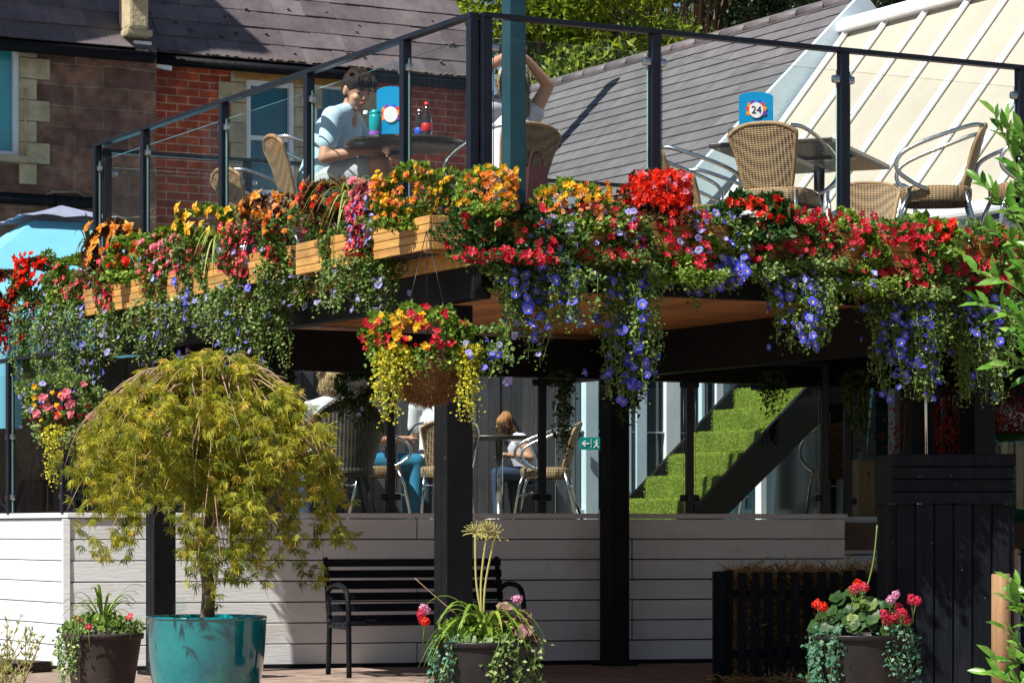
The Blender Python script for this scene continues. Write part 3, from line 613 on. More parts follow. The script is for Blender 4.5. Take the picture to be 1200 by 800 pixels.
MB().box((L_/2, -.015, .06), (L_, .06, .12), bev=.006).box((L_/2, -.015, 1.86), (L_, .06, .1), bev=.006).build('rail', M['bluewhite'], fac)
mb = MB(); mb.box((L_/2, -.012, .78), (L_, .05, .012)).build('rail', M['bluewhite'], fac)
# exit sign on the door frame
ep = xline(694, 23.75); ex = thing('exit_sign', 'small green exit sign with a white arrow on the door frame', 'sign', (ep.x, ep.y-.0, zat(519.5, ep.y)), UA*.3)
MB().box((0, 0, 0), (.215, .012, .105), bev=.002).build('plate', M['exit'], ex)
mb = MB()
for a, b, c_, d_ in ((-.094, 0, -.06, .03),): mb.prism([(-.092, 0), (-.062, .028), (-.055, .022), (-.07, .006), (-.028, .006), (-.028, -.006), (-.07, -.006), (-.055, -.022), (-.062, -.028)], 0, .003)
mb.prism([(-.012, -.04), (-.012, .04), (-.009, .04), (-.009, -.04)], 0, .003)
mb.prism([(.03, .034), (.03, .02), (.044, .02), (.044, .034)], 0, .003)
mb.prism([(.012, .018), (.05, .010), (.05, .002), (.012, .010)], 0, .003).prism([(.028, .012), (.046, .006), (.04, -.014), (.026, -.014)], 0, .003)
mb.prism([(.026, -.012), (.036, -.012), (.018, -.038), (.008, -.038)], 0, .003).prism([(.032, -.014), (.042, -.012), (.056, -.03), (.048, -.036)], 0, .003).prism([(.072, -.04), (.072, .04), (.094, .04), (.094, -.04)], 0, .003)
mb.v = [(x, -.008-z, y) for x, y, z in mb.v]; mb.build('pictogram', M['white'], ex)
# ================================================================ chairs
def arc(p, n=5):
    """smooth polyline through points (Catmull-Rom)"""
    p = [Vector(q) for q in p]; out = []
    for i in range(len(p)-1):
        a = p[max(i-1, 0)]; b = p[i]; c = p[i+1]; d = p[min(i+2, len(p)-1)]
        for k in range(n):
            t = k/n; out.append(.5*((2*b)+(c-a)*t+(2*a-5*b+4*c-d)*t*t+(3*b-a-3*c+d)*t**3))
    return out+[p[-1]]
def make_chair(label, loc, rz, group, mat_weave='rattan', rim='rattan_rim'):
    t = thing('bistro_chair', label, 'chair', (0, 0, 0), 0, group)
    # seat: rounded woven pad with deep woven apron
    q = MB(); n = 28; prof = [(.0, .455), (.6, .455), (.93, .452), (1.0, .437), (1.0, .41), (.97, .365), (.95, .36)]
    vs = []; 
    for f, z in prof:
        for j in range(n):
            a = 2*math.pi*j/n; c_, s_ = math.cos(a), math.sin(a); e_ = .55
            vs.append((math.copysign(abs(c_)**e_, c_)*.215*f, math.copysign(abs(s_)**e_, s_)*.205*f, z-(.012*(1-f) if z > .45 else 0)))
    q.add(vs, [(i*n+j, i*n+(j+1) % n, (i+1)*n+(j+1) % n, (i+1)*n+j) for i in range(len(prof)-1) for j in range(n)], sm=True)
    q.build('seat', M[mat_weave], t)
    # back: tapering curved woven panel
    q = MB(); nx, nz = 10, 12; fr = []; bk = []
    for k in range(nz+1):
        v = k/nz; z = .44+.37*v
        for i in range(nx+1):
            u_ = i/nx*2-1; wd = .135+.075*v**.8
            zz = z-(.055*abs(u_)**3 if v > .6 else 0)*(v-.6)/.4; y = -.175-.10*v+.035*(u_*u_)
            fr.append((u_*wd, y, zz)); bk.append((u_*wd, y-.016, zz))
    vs = fr+bk; m = len(fr); w_ = nx+1; fs = []
    for k in range(nz):
        for i in range(nx):
            a = k*w_+i; fs += [(a, a+1, a+w_+1, a+w_), (m+a, m+a+w_, m+a+w_+1, m+a+1)]
    q.add(vs, fs, sm=True); b = q.build('backrest', M[mat_weave], t)
    rimp = [fr[k*w_] for k in range(nz+1)]+[fr[nz*w_+i] for i in range(1, nx+1)]+[fr[k*w_+nx] for k in range(nz-1, -1, -1)]
    MB().tube([Vector(p)+Vector((0, -.008, 0)) for p in rimp], .013, 8).build('rim', M[rim], b)
    for s in (-1, 1):
        MB().tube(arc([(s*.17, -.265, .79), (s*.225, -.20, .785), (s*.27, -.05, .735), (s*.285, .12, .67), (s*.28, .21, .61), (s*.27, .22, .53), (s*.245, .13, .46), (s*.215, .05, .425)]), .0125, 8).build('armrest', M['chrome'], t)
        MB().tube([(s*.185, .15, .42), (s*.20, .20, .30), (s*.225, .25, 0)], .0125, 8).build('leg', M['chrome'], t)
        MB().tube([(s*.17, -.16, .43), (s*.185, -.20, .28), (s*.215, -.28, 0)], .0125, 8).build('leg', M['chrome'], t)
    MB().tube([(-.205, .205, .22), (-.1, .12, .25), (.1, .12, .25), (.205, .205, .22)], .008, 6).build('stretcher', M['chrome'], t)
    MB().tube([(-.18, -.20, .30), (.18, -.20, .30)], .008, 6).build('stretcher', M['chrome'], t)
    t.location = loc; t.rotation_euler = (0, 0, rz); return t
DZ = 2.46; TZ = 1.0
def spot(px, Y, z): p = at(px, 620, Y); p.z = z; return p
GD = 'rattan and aluminium chairs on the raised deck'; GT = 'rattan and aluminium chairs on the lower terrace'
ch0 = make_chair('rattan chair with its woven back to us in front of table 24', spot(913, 16.35, DZ), R(-28), GD)
def chair(label, px, Y, z, rz, g):
    c = copy_tree(ch0); c.location = spot(px, Y, z); c.rotation_euler = (0, 0, R(rz)); c['label'] = label; c['group'] = g; return c
chair('low set rattan chair facing right beside the tall red begonia on the deck', 815, 17.2, DZ, -82, GD)
chair('rattan chair half hidden behind the one left of table 24', 838, 18.3, DZ, -70, GD)
chair('rattan chair in profile facing left on the right of table 24', 1097, 16.25, DZ, 82, GD)
chair('rattan chair at the right picture edge partly behind laurel leaves', 1204, 16.1, DZ, 95, GD)
chair('rattan chair facing us behind table 24', 1020, 18.6, DZ, 176, GD)
chair('rattan chair under the boy in the pale blue T-shirt', 368, 16.75, DZ, -72, GD)
chair('empty rattan chair left of the boy near the far railing', 305, 18.3, DZ, -60, GD)
chair('rattan chair in which the blond woman with raised arms sits', 592, 16.35, DZ, 38, GD)
# lower terrace
chair('rattan chair in which the diner in a white shirt sits', 520, 22.6, TZ, 8, GT)
chair('empty rattan chair facing left beside the exit sign', 640, 22.9, TZ, 84, GT)
chair('light rattan chair behind the dark wicker armchair', 437, 22.4, TZ, -70, GT)
chair('rattan chair seen beneath the green staircase', 905, 24.2, TZ, 70, GT)
chair('shaded rattan chair right of the staircase seen from behind', 985, 23.0, TZ, 10, GT)
chair('rattan chair facing left beside the black cabinet behind glass', 1045, 23.0, TZ, -84, GT)
chair('rattan chair lying furthest back under the staircase', 880, 24.6, TZ, 150, GT)
# big wicker armchair
def armchair(label, loc, rz, weave, leg='black'):
    t = thing('wicker_armchair', label, 'armchair', (0, 0, 0), 0, 'deep wicker armchairs on the lower terrace')
    q = MB(); n = 26; rows = 12; vs = []
    for k in range(rows+1):
        v = k/rows
        for j in range(n+1):
            a = math.pi*(-.12+1.24*j/n); fr_ = abs(math.cos(a)); top = .66+.25*max(0, math.sin(a))**1.5
            z = .36+(top-.36)*v; r = .20+.10*v
            vs.append((math.cos(a)*(r+.0), -math.sin(a)*(r+.02)-.02, z))
    w_ = n+1; fs = [(k*w_+j, k*w_+j+1, (k+1)*w_+j+1, (k+1)*w_+j) for k in range(rows) for j in range(n)]; m = len(vs)
    vs2 = [(x*.93, y*.93, z) for x, y, z in vs]; q.add(vs+vs2, fs+[tuple(m+i for i in reversed(f)) for f in fs], sm=True)
    b = q.build('shell', M[weave], t)
    MB().tube([Vector(vs[rows*w_+j])*1 for j in range(w_)], .02, 8).build('rim', M[weave], b)
    MB().lathe((0, -.02, 0), [(.19, .33), (.23, .36), (.23, .40), (.2, .43), (.001, .44)], 24).build('seat', M[weave], t)
    for sx in (-1, 1):
        for sy in (-1, 1): MB().tube([(sx*.13, sy*.13-.02, .36), (sx*.21, sy*.2-.02, 0)], [.02, .014], 8).build('leg', M[leg], t)
    t.location = loc; t.rotation_euler = (0, 0, rz); return t
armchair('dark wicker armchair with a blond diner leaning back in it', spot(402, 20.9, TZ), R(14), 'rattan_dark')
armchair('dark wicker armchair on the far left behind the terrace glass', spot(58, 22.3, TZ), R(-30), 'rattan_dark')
# ================================================================ tables
def rect_table(label, c, rz, w_, d_, h, name='cafe_table'):
    t = thing(name, label, 'table', c, rz)
    MB().box((0, 0, h-.014), (w_, d_, .028), bev=.006).build('tabletop', M['slate_top'], t)
    MB().box((0, 0, h-.036), (w_-.2, .06, .016)).box((0, 0, h-.037), (.06, d_-.1, .012)).build('bracket', M['steel'], t)
    for x in ((-w_*.28, w_*.28) if w_ > 1 else (0,)):
        MB().tube([(x, 0, .03), (x, 0, h-.04)], .034, 14).build('pedestal', M['chrome'], t)
        MB().lathe((x, 0, 0), [(.001, .035), (.06, .033), (.22, .012), (.24, 0), (.001, 0)], 28).build('foot', M['steel'], t)
    return t
M['slate_top'] = mat('marbled_table_top', (.05, .043, .033), (.02, .018, .016), rough=.3, bump=.05, scale=7, spec=.6)
a24 = spot(940, 16.95, DZ); rect_table('rectangular cafe table carrying the number 24 sign, seen from below', a24, R(68), 1.35, .74, .745)
def round_table(label, c, r, h):
    t = thing('cafe_table', label, 'table', c, 0)
    MB().lathe((0, 0, 0), [(.001, h-.026), (r-.01, h-.026), (r, h-.018), (r, h-.006), (r-.006, h), (.001, h)], 48).build('tabletop', M['slate_top'], t)
    MB().tube([(0, 0, .03), (0, 0, h-.03)], .032, 14).build('pedestal', M['chrome'], t)
    MB().lathe((0, 0, 0), [(.001, .035), (.06, .033), (.21, .012), (.23, 0), (.001, 0)], 28).build('foot', M['steel'], t)
    return t
rc = spot(474, 16.3, DZ); TT = .73
round_table('round cafe table between the boy and the blond woman', rc, .35, TT)
round_table('round table of the diners on the lower terrace', spot(585, 24.0, TZ), .42, .74)
# ---------------------------------------------------------------- table signs and table things
def text(name, body, size, mt, parent, loc, rot, depth=.002, align='CENTER'):
    c = bpy.data.curves.new(name, 'FONT'); c.body = body; c.size = size; c.extrude = depth; c.align_x = align; c.align_y = 'CENTER'
    o = bpy.data.objects.new(name, c); COL.objects.link(o)
    dg = bpy.context.evaluated_depsgraph_get(); dg.update(); me = bpy.data.meshes.new_from_object(o.evaluated_get(dg)); bpy.data.objects.remove(o)
    me.materials.clear(); q = link(name, me, mt, parent); q.location = loc; q.rotation_euler = rot; return q
def plaque(label, c, rz, num, w_=.19, h=.24, zf=.68):
    t = thing('table_sign', label, 'sign', c, rz)
    pl = [(-w_/2, 0), (w_/2, 0)]+[(w_/2*math.cos(a)*1.0, h-.03+.03*math.sin(a)) for a in [math.pi*i/14 for i in range(15)]]
    q = MB(); q.prism(pl, -.003, .003); q.v = [(x, -z, y) for x, y, z in q.v]; b = q.build('plate', M['blueglass'], t)
    MB().box((0, 0, .006), (w_+.01, .07, .012), bev=.003).build('base', M['rail'], t)
    # fan of coloured petals round a white disc
    zc = h*zf
    for i, (k, a0) in enumerate((('p_orange', 200), ('p_red', 168), ('p_orange', 140), ('p_purple', 115), ('p_blue', 66), ('p_red', 40), ('p_orange', 12), ('p_purple', -20))):
        a = R(a0); q = MB(); d = Vector((math.cos(a), 0, math.sin(a))); s = Vector((-d.z, 0, d.x)); r0, r1 = .03, .066
        vs = [d*r0-s*.012, d*(r1-.012)-s*.016, d*r1, d*(r1-.012)+s*.016, d*r0+s*.012]
        q.add([v+Vector((0, -.005-.0006*i, zc)) for v in vs], [(0, 1, 2, 3, 4)]); q.build('petal', M[k], b)
    q = MB(); n = 32; q.add([(.042*math.cos(2*math.pi*i/n), -.011, zc+.046*math.sin(2*math.pi*i/n)) for i in range(n)]+[(.042*math.cos(2*math.pi*i/n), -.004, zc+.046*math.sin(2*math.pi*i/n)) for i in range(n)], [tuple(range(n))]+[(i, (i+1) % n, n+(i+1) % n, n+i) for i in range(n)]); q.build('disc', M['white'], b)
    if num: text('number', num, .062, M['navy'], b, (0, -.0125, zc), (R(90), 0, 0), .0008)
    return t
plaque('blue table sign with number 24 on a white disc above the chair back', spot(886, 16.75, DZ+.745), R(4), '24', .205, .345)
plaque('blue arched table sign beside the teal tumbler on the round table', spot(458, 16.35, DZ+TT), R(-6), None, .165, .33, .5)
def bottle(name, label, cat, c, prof, m_, extra=()):
    t = thing(name, label, cat, c, 0)
    MB().lathe((0, 0, 0), prof, 20).build('body', M[m_], t)
    for nm, pr, mm in extra: MB().lathe((0, 0, 0), pr, 20).build(nm, M[mm], t)
cb_ = [(.001, 0), (.03, 0), (.031, .02), (.031, .12), (.026, .15), (.014, .185), (.012, .225), (.001, .226)]
bl = [(.0318, .06), (.0325, .061), (.0325, .105), (.0318, .106)]
bottle('glass_bottle', 'dark cola bottle with red label on the round table', 'bottle', spot(500, 16.3, DZ+TT), cb_, 'cola', [('label', bl, 'label_red'), ('cap', [(.015, .215), (.015, .23), (.001, .231)], 'label_red')])
bottle('glass_bottle', 'shorter dark bottle left of the red labelled bottle', 'bottle', spot(491.5, 16.4, DZ+TT), [(r, z*.88) for r, z in cb_], 'cola', [('label', [(r, z*.88) for r, z in bl], 'p_blue'), ('cap', [(.015, .19), (.015, .203), (.001, .204)], 'steel')])
bottle('water_bottle', 'clear glass water bottle left of the teal tumbler', 'bottle', spot(428.5, 16.3, DZ+TT), [(.001, 0), (.026, 0), (.027, .01), (.027, .1), (.014, .14), (.013, .175), (.001, .176)], 'glass', [('cap', [(.014, .16), (.014, .18), (.001, .181)], 'white')])
bottle('drinking_tumbler', 'teal drinking tumbler with a violet lower band', 'tumbler', spot(440, 16.25, DZ+TT), [(.036, .055), (.038, .06), (.038, .135), (.034, .15), (.001, .151)], 'tumbler', [('band', [(.001, 0), (.036, 0), (.037, .01), (.0365, .056)], 'purple'), ('lid', [(.03, .15), (.03, .17), (.022, .178), (.001, .178)], 'tumbler'), ('handle', [(.038, .156), (.040, .16), (.038, .164)], 'tumbler')])
for i, px in enumerate((575, 583, 590)):
    bottle('drinking_glass', ['straight clear glass at the left of the diners\' table', 'middle clear glass on the diners\' table', 'clear glass nearest the ginger haired diner'][i], 'glass', spot(px, 23.8, TZ+.74), [(.001, .004), (.028, .004), (.033, .12), (.031, .12), (.026, .01), (.001, .012)], 'glass')
# maroon bag on the chair of the woman
t = thing('cloth_bag', 'maroon cloth bag hanging by the teal column on the deck', 'bag', spot(628, 16.1, DZ+.28), R(20))
q = MB(); q.add([(-.05, -.03, .28), (.05, -.03, .28), (.09, -.05, 0), (-.08, -.05, 0), (-.05, .03, .28), (.05, .03, .28), (.09, .05, .0), (-.08, .05, 0)], [(0, 3, 2, 1), (4, 5, 6, 7), (0, 1, 5, 4), (3, 7, 6, 2), (0, 4, 7, 3), (1, 2, 6, 5)]); q.build('pouch', M['maroon'], t)
MB().tube(arc([(-.04, 0, .27), (-.02, 0, .36), (.02, 0, .36), (.04, 0, .27)]), .008, 6).build('strap', M['maroon'], t)

# ================================================================ bench
bn = thing('garden_bench', 'black slatted metal bench against the white board wall', 'bench', (0, 0, 0), 0)
bw = 1.24
for i in range(6):
    f = i/5; MB().box((0, .21+.075*f, .37+.375*f), (bw, .018, .052), rot=(R(-11), 0, 0), bev=.004).build('back_slat', M['blackwood'], bn)
for i in range(5): MB().box((0, -.20+i*.092, .345+(.012 if i in (0, 4) else 0)), (bw, .07, .02), bev=.004).build('seat_slat', M['blackwood'], bn)
for s in (-1, 1):
    x = s*(bw/2-.02)
    MB().tube(arc([(x, .31, .78), (x, .22, .40), (x, .21, .34), (x, .24, .0)]), .018, 8).build('rear_leg', M['black'], bn)
    MB().tube(arc([(x, .25, .56), (x, .10, .60), (x, -.12, .585), (x, -.20, .50), (x, -.215, .34), (x, -.225, 0)]), .018, 8).build('armrest', M['black'], bn)
    MB().box((x, 0, .325), (.03, .46, .025), bev=.004).build('side_rail', M['black'], bn)
bc = at(500, 620, 18.45); bn.location = (bc.x, bc.y, 0); bn.rotation_euler = (0, 0, UA*.72); bn.scale = (1, 1, .98)

# ================================================================ black cabinet, hay bale fence, posts
cb = thing('black_cabinet', 'black painted timber cabinet with a planked cap at right', 'cabinet', spot(1106, 15.9, 0), R(3))
Yc = 15.9; s_ = F/Yc; wb, wc = 134/s_, 144/s_; zt = CZ+(HY-533)/s_; zc = CZ+(HY-591)/s_
q = MB(); n = 6
for i in range(n): q.box((-wb/2+wb/n*(i+.5), -.25, zc/2), (wb/n-.012, .022, zc), bev=.003)
q.build('front_plank', M['blackwood'], cb)
q = MB()
for x in (-wb/2, wb/2):
    for i in range(4): q.box((x, -.19+.13*i, zc/2), (.02, .12, zc-.01), bev=.003)
for i in range(n+1): q.box((-wb/2+wb/n*i, -.241, zc/2), (.045, .012, zc-.03))
q.box((0, .28, zc/2), (wb, .02, zc)).box((0, -.25, (zt+zc)/2), (wc-.05, .012, zt-zc-.03)); q.build('carcass', M['blackwood'], cb)
q = MB(); hcap = (zt-zc)/4
for i in range(4): q.box((0, -.275, zc+hcap*(i+.5)), (wc, .024, hcap-.008), rot=(R(3), 0, 0), bev=.003)
q.box((-wc/2+.012, 0, (zt+zc)/2), (.022, .53, zt-zc-.01)).box((wc/2-.012, 0, (zt+zc)/2), (.022, .53, zt-zc-.01)).box((0, 0, zt-.01), (wc, .56, .02), bev=.004)
q.build('cap', M['blackwood'], cb)
# palisade fence and bale
fy = 17.4; f0 = spot(850, fy, 0); f1 = spot(1045, fy, 0)
pf = thing('picket_fence', 'low black picket fence in front of the hay bale', 'fence', f0, R(2)); L_ = (f1-f0).length
x = .02; i = 0
hz = zat(669, fy)
while x < L_+.05:
    MB().box((x, rnd.uniform(-.004, .004), hz/2+.01), (.052, .022, hz-.02+rnd.uniform(-.02, .02)), rot=(0, rnd.uniform(-.012, .012), 0), bev=.003).build('picket', M['blackwood'], pf); x += .082; i += 1
for z in (.18, hz-.14): MB().box((L_/2, .028, z), (L_+.05, .03, .05)).build('rail', M['blackwood'], pf)
MB().box((-.04, .0, hz/2), (.075, .075, hz), bev=.004).build('post', M['blackwood'], pf)
hb = thing('hay_bale', 'loose hay bale packed behind the black picket fence', 'hay bale', f0+Vector((.05, .3, 0)), R(2))
q = MB(); q.box((L_/2, 0, hz/2), (L_-.02, .36, hz-.04), bev=.05); q.build('bale_core', M['coir'], hb)
n = 9000; P = np.column_stack([nr.uniform(0, L_, n), nr.uniform(-.21, .2, n), nr.uniform(0, hz+.02, n)])
fm = nr.random(n) < .7; P[fm, 1] = nr.uniform(-.24, -.17, fm.sum()); P[~fm, 2] = hz-.075+nr.uniform(-.02, .03, (~fm).sum())
D = nr.normal(size=(n, 3))*np.array([1, .35, .4]); ob = leaf_obj('straws', P, D, nr.normal(size=(n, 3)), nr.uniform(.05, .16, n), np.full(n, .005), nr.random(n), M['straw'], hb, world=False); ob['kind'] = 'stuff'
st = thing('loose_straw', 'spilled hay at the foot of the picket fence', 'hay', f0+Vector((.4, -.1, 0)), 0); st['kind'] = 'stuff'
n = 900; P = np.column_stack([nr.normal(.0, .25, n), nr.normal(0, .08, n), nr.uniform(0, .04, n)]); D = nr.normal(size=(n, 3))*np.array([1, 1, .2])
ob = leaf_obj('straws', P, D, nr.normal(size=(n, 3)), nr.uniform(.05, .14, n), np.full(n, .005), nr.random(n), M['straw'], st, world=False); ob['kind'] = 'stuff'
wpz = zat(672, 15.2)
t = thing('wooden_post', 'round bare timber post beside the black cabinet', 'post', spot(1173, 15.2, 0), 0)
MB().tube([(0, 0, 0), (0, 0, wpz*.5), (0, 0, wpz-.006), (0, 0, wpz)], [.053, .052, .051, .046], 18).build('shaft', M['post_wood'], t)
t = thing('picket_fence', 'short bare timber fence at the right picture edge behind the round post', 'fence', spot(1186, 16.2, 0), R(5))
for i in range(4): MB().box((i*.085, 0, .42), (.065, .02, .84), bev=.003).build('picket', M['post_wood'] if i < 1 else M['blackwood'], t)
MB().box((.13, .02, .6), (.36, .03, .05)).build('rail', M['blackwood'], t)
# folded parasol with polished pole
t = thing('folded_parasol', 'folded black parasol standing behind the black cabinet', 'parasol', spot(1078, 16.5, 0), 0)
q = MB(); pr = []
for k in range(13):
    v = k/12; pr.append((.105-.055*v, 1.25+.85*v))
q.lathe((0, 0, 0), pr, 12); q.v = [(x*(1+.25*math.sin(5*math.atan2(y, x))), y*(1+.25*math.sin(5*math.atan2(y, x))), z) for x, y, z in q.v]
q.build('canopy', M['black'], t); MB().tube([(0.0, 0, 0), (0.0, 0, 2.2)], .018, 10).build('pole', M['chrome'], t)
MB().tube([(.025, -.12, .9), (.018, -.11, 1.7), (.006, -.1, 2.1)], .009, 8).build('crank_rod', M['chrome'], t)

# ================================================================ turquoise gazebo
gz = thing('gazebo', 'turquoise pop-up gazebo with grey vent cap at the far left', 'gazebo', spot(72, 23.5, 0), R(24))
s_ = F/23.5; za = CZ+(HY-241)/s_; zb_ = 2.55; hw = 1.75
def pyr(hw0, z0, hw1, z1, sag=.0):
    q = MB(); n = 10; rows = 8
    for side in range(4):
        Mr = Matrix.Rotation(side*math.pi/2, 3, 'Z'); vs = []
        for k in range(rows+1):
            v = k/rows; h_ = hw0+(hw1-hw0)*v; z = z0+(z1-z0)*v-sag*math.sin(math.pi*v)
            for i in range(n+1):
                u_ = i/n*2-1; vs.append(Mr@Vector((u_*h_, -h_+.10*hw*sag*(1-u_*u_)*(1-v), z-.35*sag*(1-u_*u_)*(1-v)+.01*math.sin(9*u_+side)*(1-v))))
        w2_ = n+1; q.add(vs, [(k*w2_+i, k*w2_+i+1, (k+1)*w2_+i+1, (k+1)*w2_+i) for k in range(rows) for i in range(n)], sm=True)
    return q
pyr(hw, zb_, .32, za-.17, .06).build('canopy', M['canvas'], gz)
pyr(.44, za-.13, .01, za, .01).build('vent_cap', M['canvas_grey'], gz)
q = MB()
for side in range(4):
    Mr = Matrix.Rotation(side*math.pi/2, 3, 'Z'); n = 24; vs = []
    for k in range(2):
        for i in range(n+1):
            u_ = i/n*2-1; vs.append(Mr@Vector((u_*hw, -hw-.01*math.sin(i*1.3)*k, zb_-.01-k*(.24+.02*math.cos(i*math.pi/2)))))
    q.add(vs, [(i, n+1+i, n+2+i, i+1) for i in range(n)], sm=True)
q.build('valance', M['canvas'], gz)
for j, (a, b) in enumerate((((-hw, -hw), (-hw, hw)), ((-hw, -hw), (hw, -hw)))):
    q = MB(); n = 30; vs = []
    for z in (1.72, 1.95, 2.2, zb_-.1):
        for i in range(n+1):
            u_ = i/n; vs.append((a[0]+(b[0]-a[0])*u_*(1 if j == 0 else .28)+.03*math.sin(i*.9)*(1 if j == 0 else 0), a[1]+(b[1]-a[1])*u_+.03*math.sin(i*.9)*(0 if j == 0 else 1), z))
    q.add(vs, [(r*(n+1)+i, r*(n+1)+i+1, (r+1)*(n+1)+i+1, (r+1)*(n+1)+i) for r in range(3) for i in range(n)], sm=True); q.build('side_panel', M['canvas'], gz)
for a in (-hw, hw):
    for b in (-hw, hw): MB().box((a*.985, b*.985, 1.75), (.04, .04, 1.6)).build('leg', M['steel'], gz)

# ================================================================ people
def person(label, base, rz, sc_=1.0, ov=None, hair=('short', 'hair_dark'), skin='skin', top=('tee', 'short'), legs=('denim', 'long'), look=(0, 1, 0), group=None, fingers=True):
    J = dict(pelvis=(0, 0, .54), chest=(0, .02, .84), neck=(0, .03, 1.02), head=(0, .06, 1.165), shL=(-.165, .02, .955), shR=(.165, .02, .955), elL=(-.23, .10, .70), elR=(.23, .10, .70),
             wrL=(-.15, .33, .72), wrR=(.15, .33, .72), haL=(-.12, .42, .72), haR=(.12, .42, .72), hiL=(-.09, .0, .52), hiR=(.09, .0, .52), knL=(-.12, .43, .53), knR=(.12, .43, .53), anL=(-.12, .42, .09), anR=(.12, .42, .09), toL=(-.13, .57, .04), toR=(.13, .57, .04))
    J.update(ov or {}); J = {k: Vector(v) for k, v in J.items()}
    t = thing('person', label, 'person', (0, 0, 0), 0, group)
    h = J['head']; lk = Vector(look).normalized(); upv = Vector((0, 0, 1)); rt = lk.cross(upv).normalized(); upv = rt.cross(lk).normalized()
    Mh = Matrix((rt, lk, upv)).transposed(); eh = Mh.to_euler()
    def H(x, y, z): return h+Mh@Vector((x, y, z))
    def E(c, r, e=(0, 0, 0)): return ('e', H(*c), r, (Mh@Euler(e).to_matrix()).to_euler())
    nb = ('c', J['neck']-Vector((0, .0, .03)), .056, H(0, -.025, -.06), .05)
    P = [nb, E((0, -.012, .025), (.074, .092, .088)), E((0, .028, -.035), (.056, .062, .072)), E((0, .052, -.088), (.030, .030, .022)), E((0, .083, .018), (.05, .02, .014)),
         ('c', H(0, .088, .012), .008, H(0, .108, -.020), .0125), E((0, .09, -.024), (.017, .012, .008)), E((-.079, -.005, -.005), (.009, .02, .031)), E((.079, -.005, -.005), (.009, .02, .031)),
         E((.035, .058, -.025), (.022, .028, .02)), E((-.035, .058, -.025), (.022, .028, .02)), E((0, .086, -.052), (.022, .010, .009))]
    tor = [('c', J['pelvis']+Vector((-.06, 0, 0)), .115, J['chest']+Vector((-.055, 0, .03)), .105), ('c', J['pelvis']+Vector((.06, 0, 0)), .115, J['chest']+Vector((.055, 0, .03)), .105),
           ('c', J['pelvis'], .12, J['chest'], .115), ('c', J['shL'], .055, J['shR'], .055), ('c', J['shL'], .052, J['neck'], .045), ('c', J['shR'], .052, J['neck'], .045), ('c', J['chest'], .1, J['neck']-Vector((0, 0, .05)), .06)]
    P += tor
    for s in 'LR':
        P += [('c', J['sh'+s], .052, J['el'+s], .039), ('c', J['el'+s], .040, J['wr'+s], .026), ('c', J['hi'+s], .088, J['kn'+s], .058), ('c', J['kn'+s], .056, J['an'+s], .036), ('c', J['an'+s], .036, J['to'+s], .026)]
        w0, ha = J['wr'+s], J['ha'+s]; d = (ha-w0).normalized(); sd_ = d.cross(Vector((0, 0, 1)));  sd_ = sd_.normalized() if sd_.length > .1 else Vector((1, 0, 0)); nn = sd_.cross(d)
        P.append(('c', w0, .024, w0+d*.05, .028)); P.append(('c', w0+d*.05-sd_*.02, .018, w0+d*.05+sd_*.02, .018))
        if fingers:
            for i, (o_, l1) in enumerate(((-.029, .056), (-.010, .068), (.010, .064), (.028, .05))):
                a = w0+d*.06+sd_*o_; b = a+d*l1*.6+nn*.004; c = b+d*l1*.45-nn*.018*1.2; P += [('c', a, .0095, b, .0088), ('c', b, .0088, c, .0075)]
            th = (1 if s == 'L' else -1); a = w0+d*.02+sd_*.022*th; b = a+d*.03+sd_*.022*th-nn*.008; P += [('c', a, .012, b, .010), ('c', b, .010, b+d*.028-nn*.006, .0085)]
    blob(P, .0065, 5, 'body', M[skin], t)
    # clothing
    def grow(pr, g): return [(p[0], p[1], p[2]+g, p[3], p[4]+g) for p in pr]
    kind = top[1]; C_ = grow(tor[:4], .016)
    if kind != 'tank': C_ += grow(tor[4:6], .012)
    for s in 'LR':
        a, b = J['sh'+s], J['el'+s]
        if kind == 'short': C_.append(('c', a, .070, a.lerp(b, .62), .060))
        if kind == 'long': C_ += [('c', a, .068, b, .055), ('c', b, .055, b.lerp(J['wr'+s], .9), .04)]
        if kind == 'tank': C_.append(('c', a.lerp(J['neck'], .45), .058, J['chest'], .11))
    blob(C_, .009, 6, 'shirt', M[top[0]], t)
    C_ = [('c', J['hiL'], .105, J['hiR'], .105), ('c', J['pelvis'], .125, J['hiL'], .1)]
    for s in 'LR':
        if legs[1] == 'long': C_ += [('c', J['hi'+s], .103, J['kn'+s], .072), ('c', J['kn'+s], .070, J['an'+s], .055)]
        else: C_ += [('c', J['hi'+s], .108, J['hi'+s].lerp(J['kn'+s], .72), .088)]
    blob(C_, .010, 5, 'trousers' if legs[1] == 'long' else 'shorts', M[legs[0]], t)
    for s in 'LR': blob([('c', J['an'+s]-Vector((0, .03, .04)), .038, J['to'+s], .034), ('c', J['an'+s]-Vector((0, 0, .02)), .042, J['to'+s], .03)], .009, 3, 'shoe', M['shirt_white'], t)
    hk, hm = hair
    HP = [E((0, -.020, .038), (.083, .098, .088)), E((0, -.045, .0), (.078, .07, .075))]
    if hk == 'fringe':
        HP += [E((.0, .066, .084), (.064, .034, .024), (R(-20), 0, 0)), E((.05, .045, .062), (.022, .032, .028)), E((-.05, .04, .062), (.022, .036, .028)), E((0, 0, .1), (.07, .085, .035)), E((.03, .084, .062), (.02, .014, .026), (0, R(20), 0)), E((-.02, .084, .064), (.02, .014, .024), (0, R(-15), 0))]
        HP += [E((nr.uniform(-.06, .06), nr.uniform(-.07, .07), .115+nr.uniform(-.02, .012)), (.03, .034, .012)) for _ in range(4)]
    if hk == 'short': HP += [E((0, -.05, -.02), (.074, .055, .075))]+[E((nr.uniform(-.07, .07), nr.uniform(-.1, .02), nr.uniform(-.05, .1)), (.032, .032, .036)) for _ in range(9)]
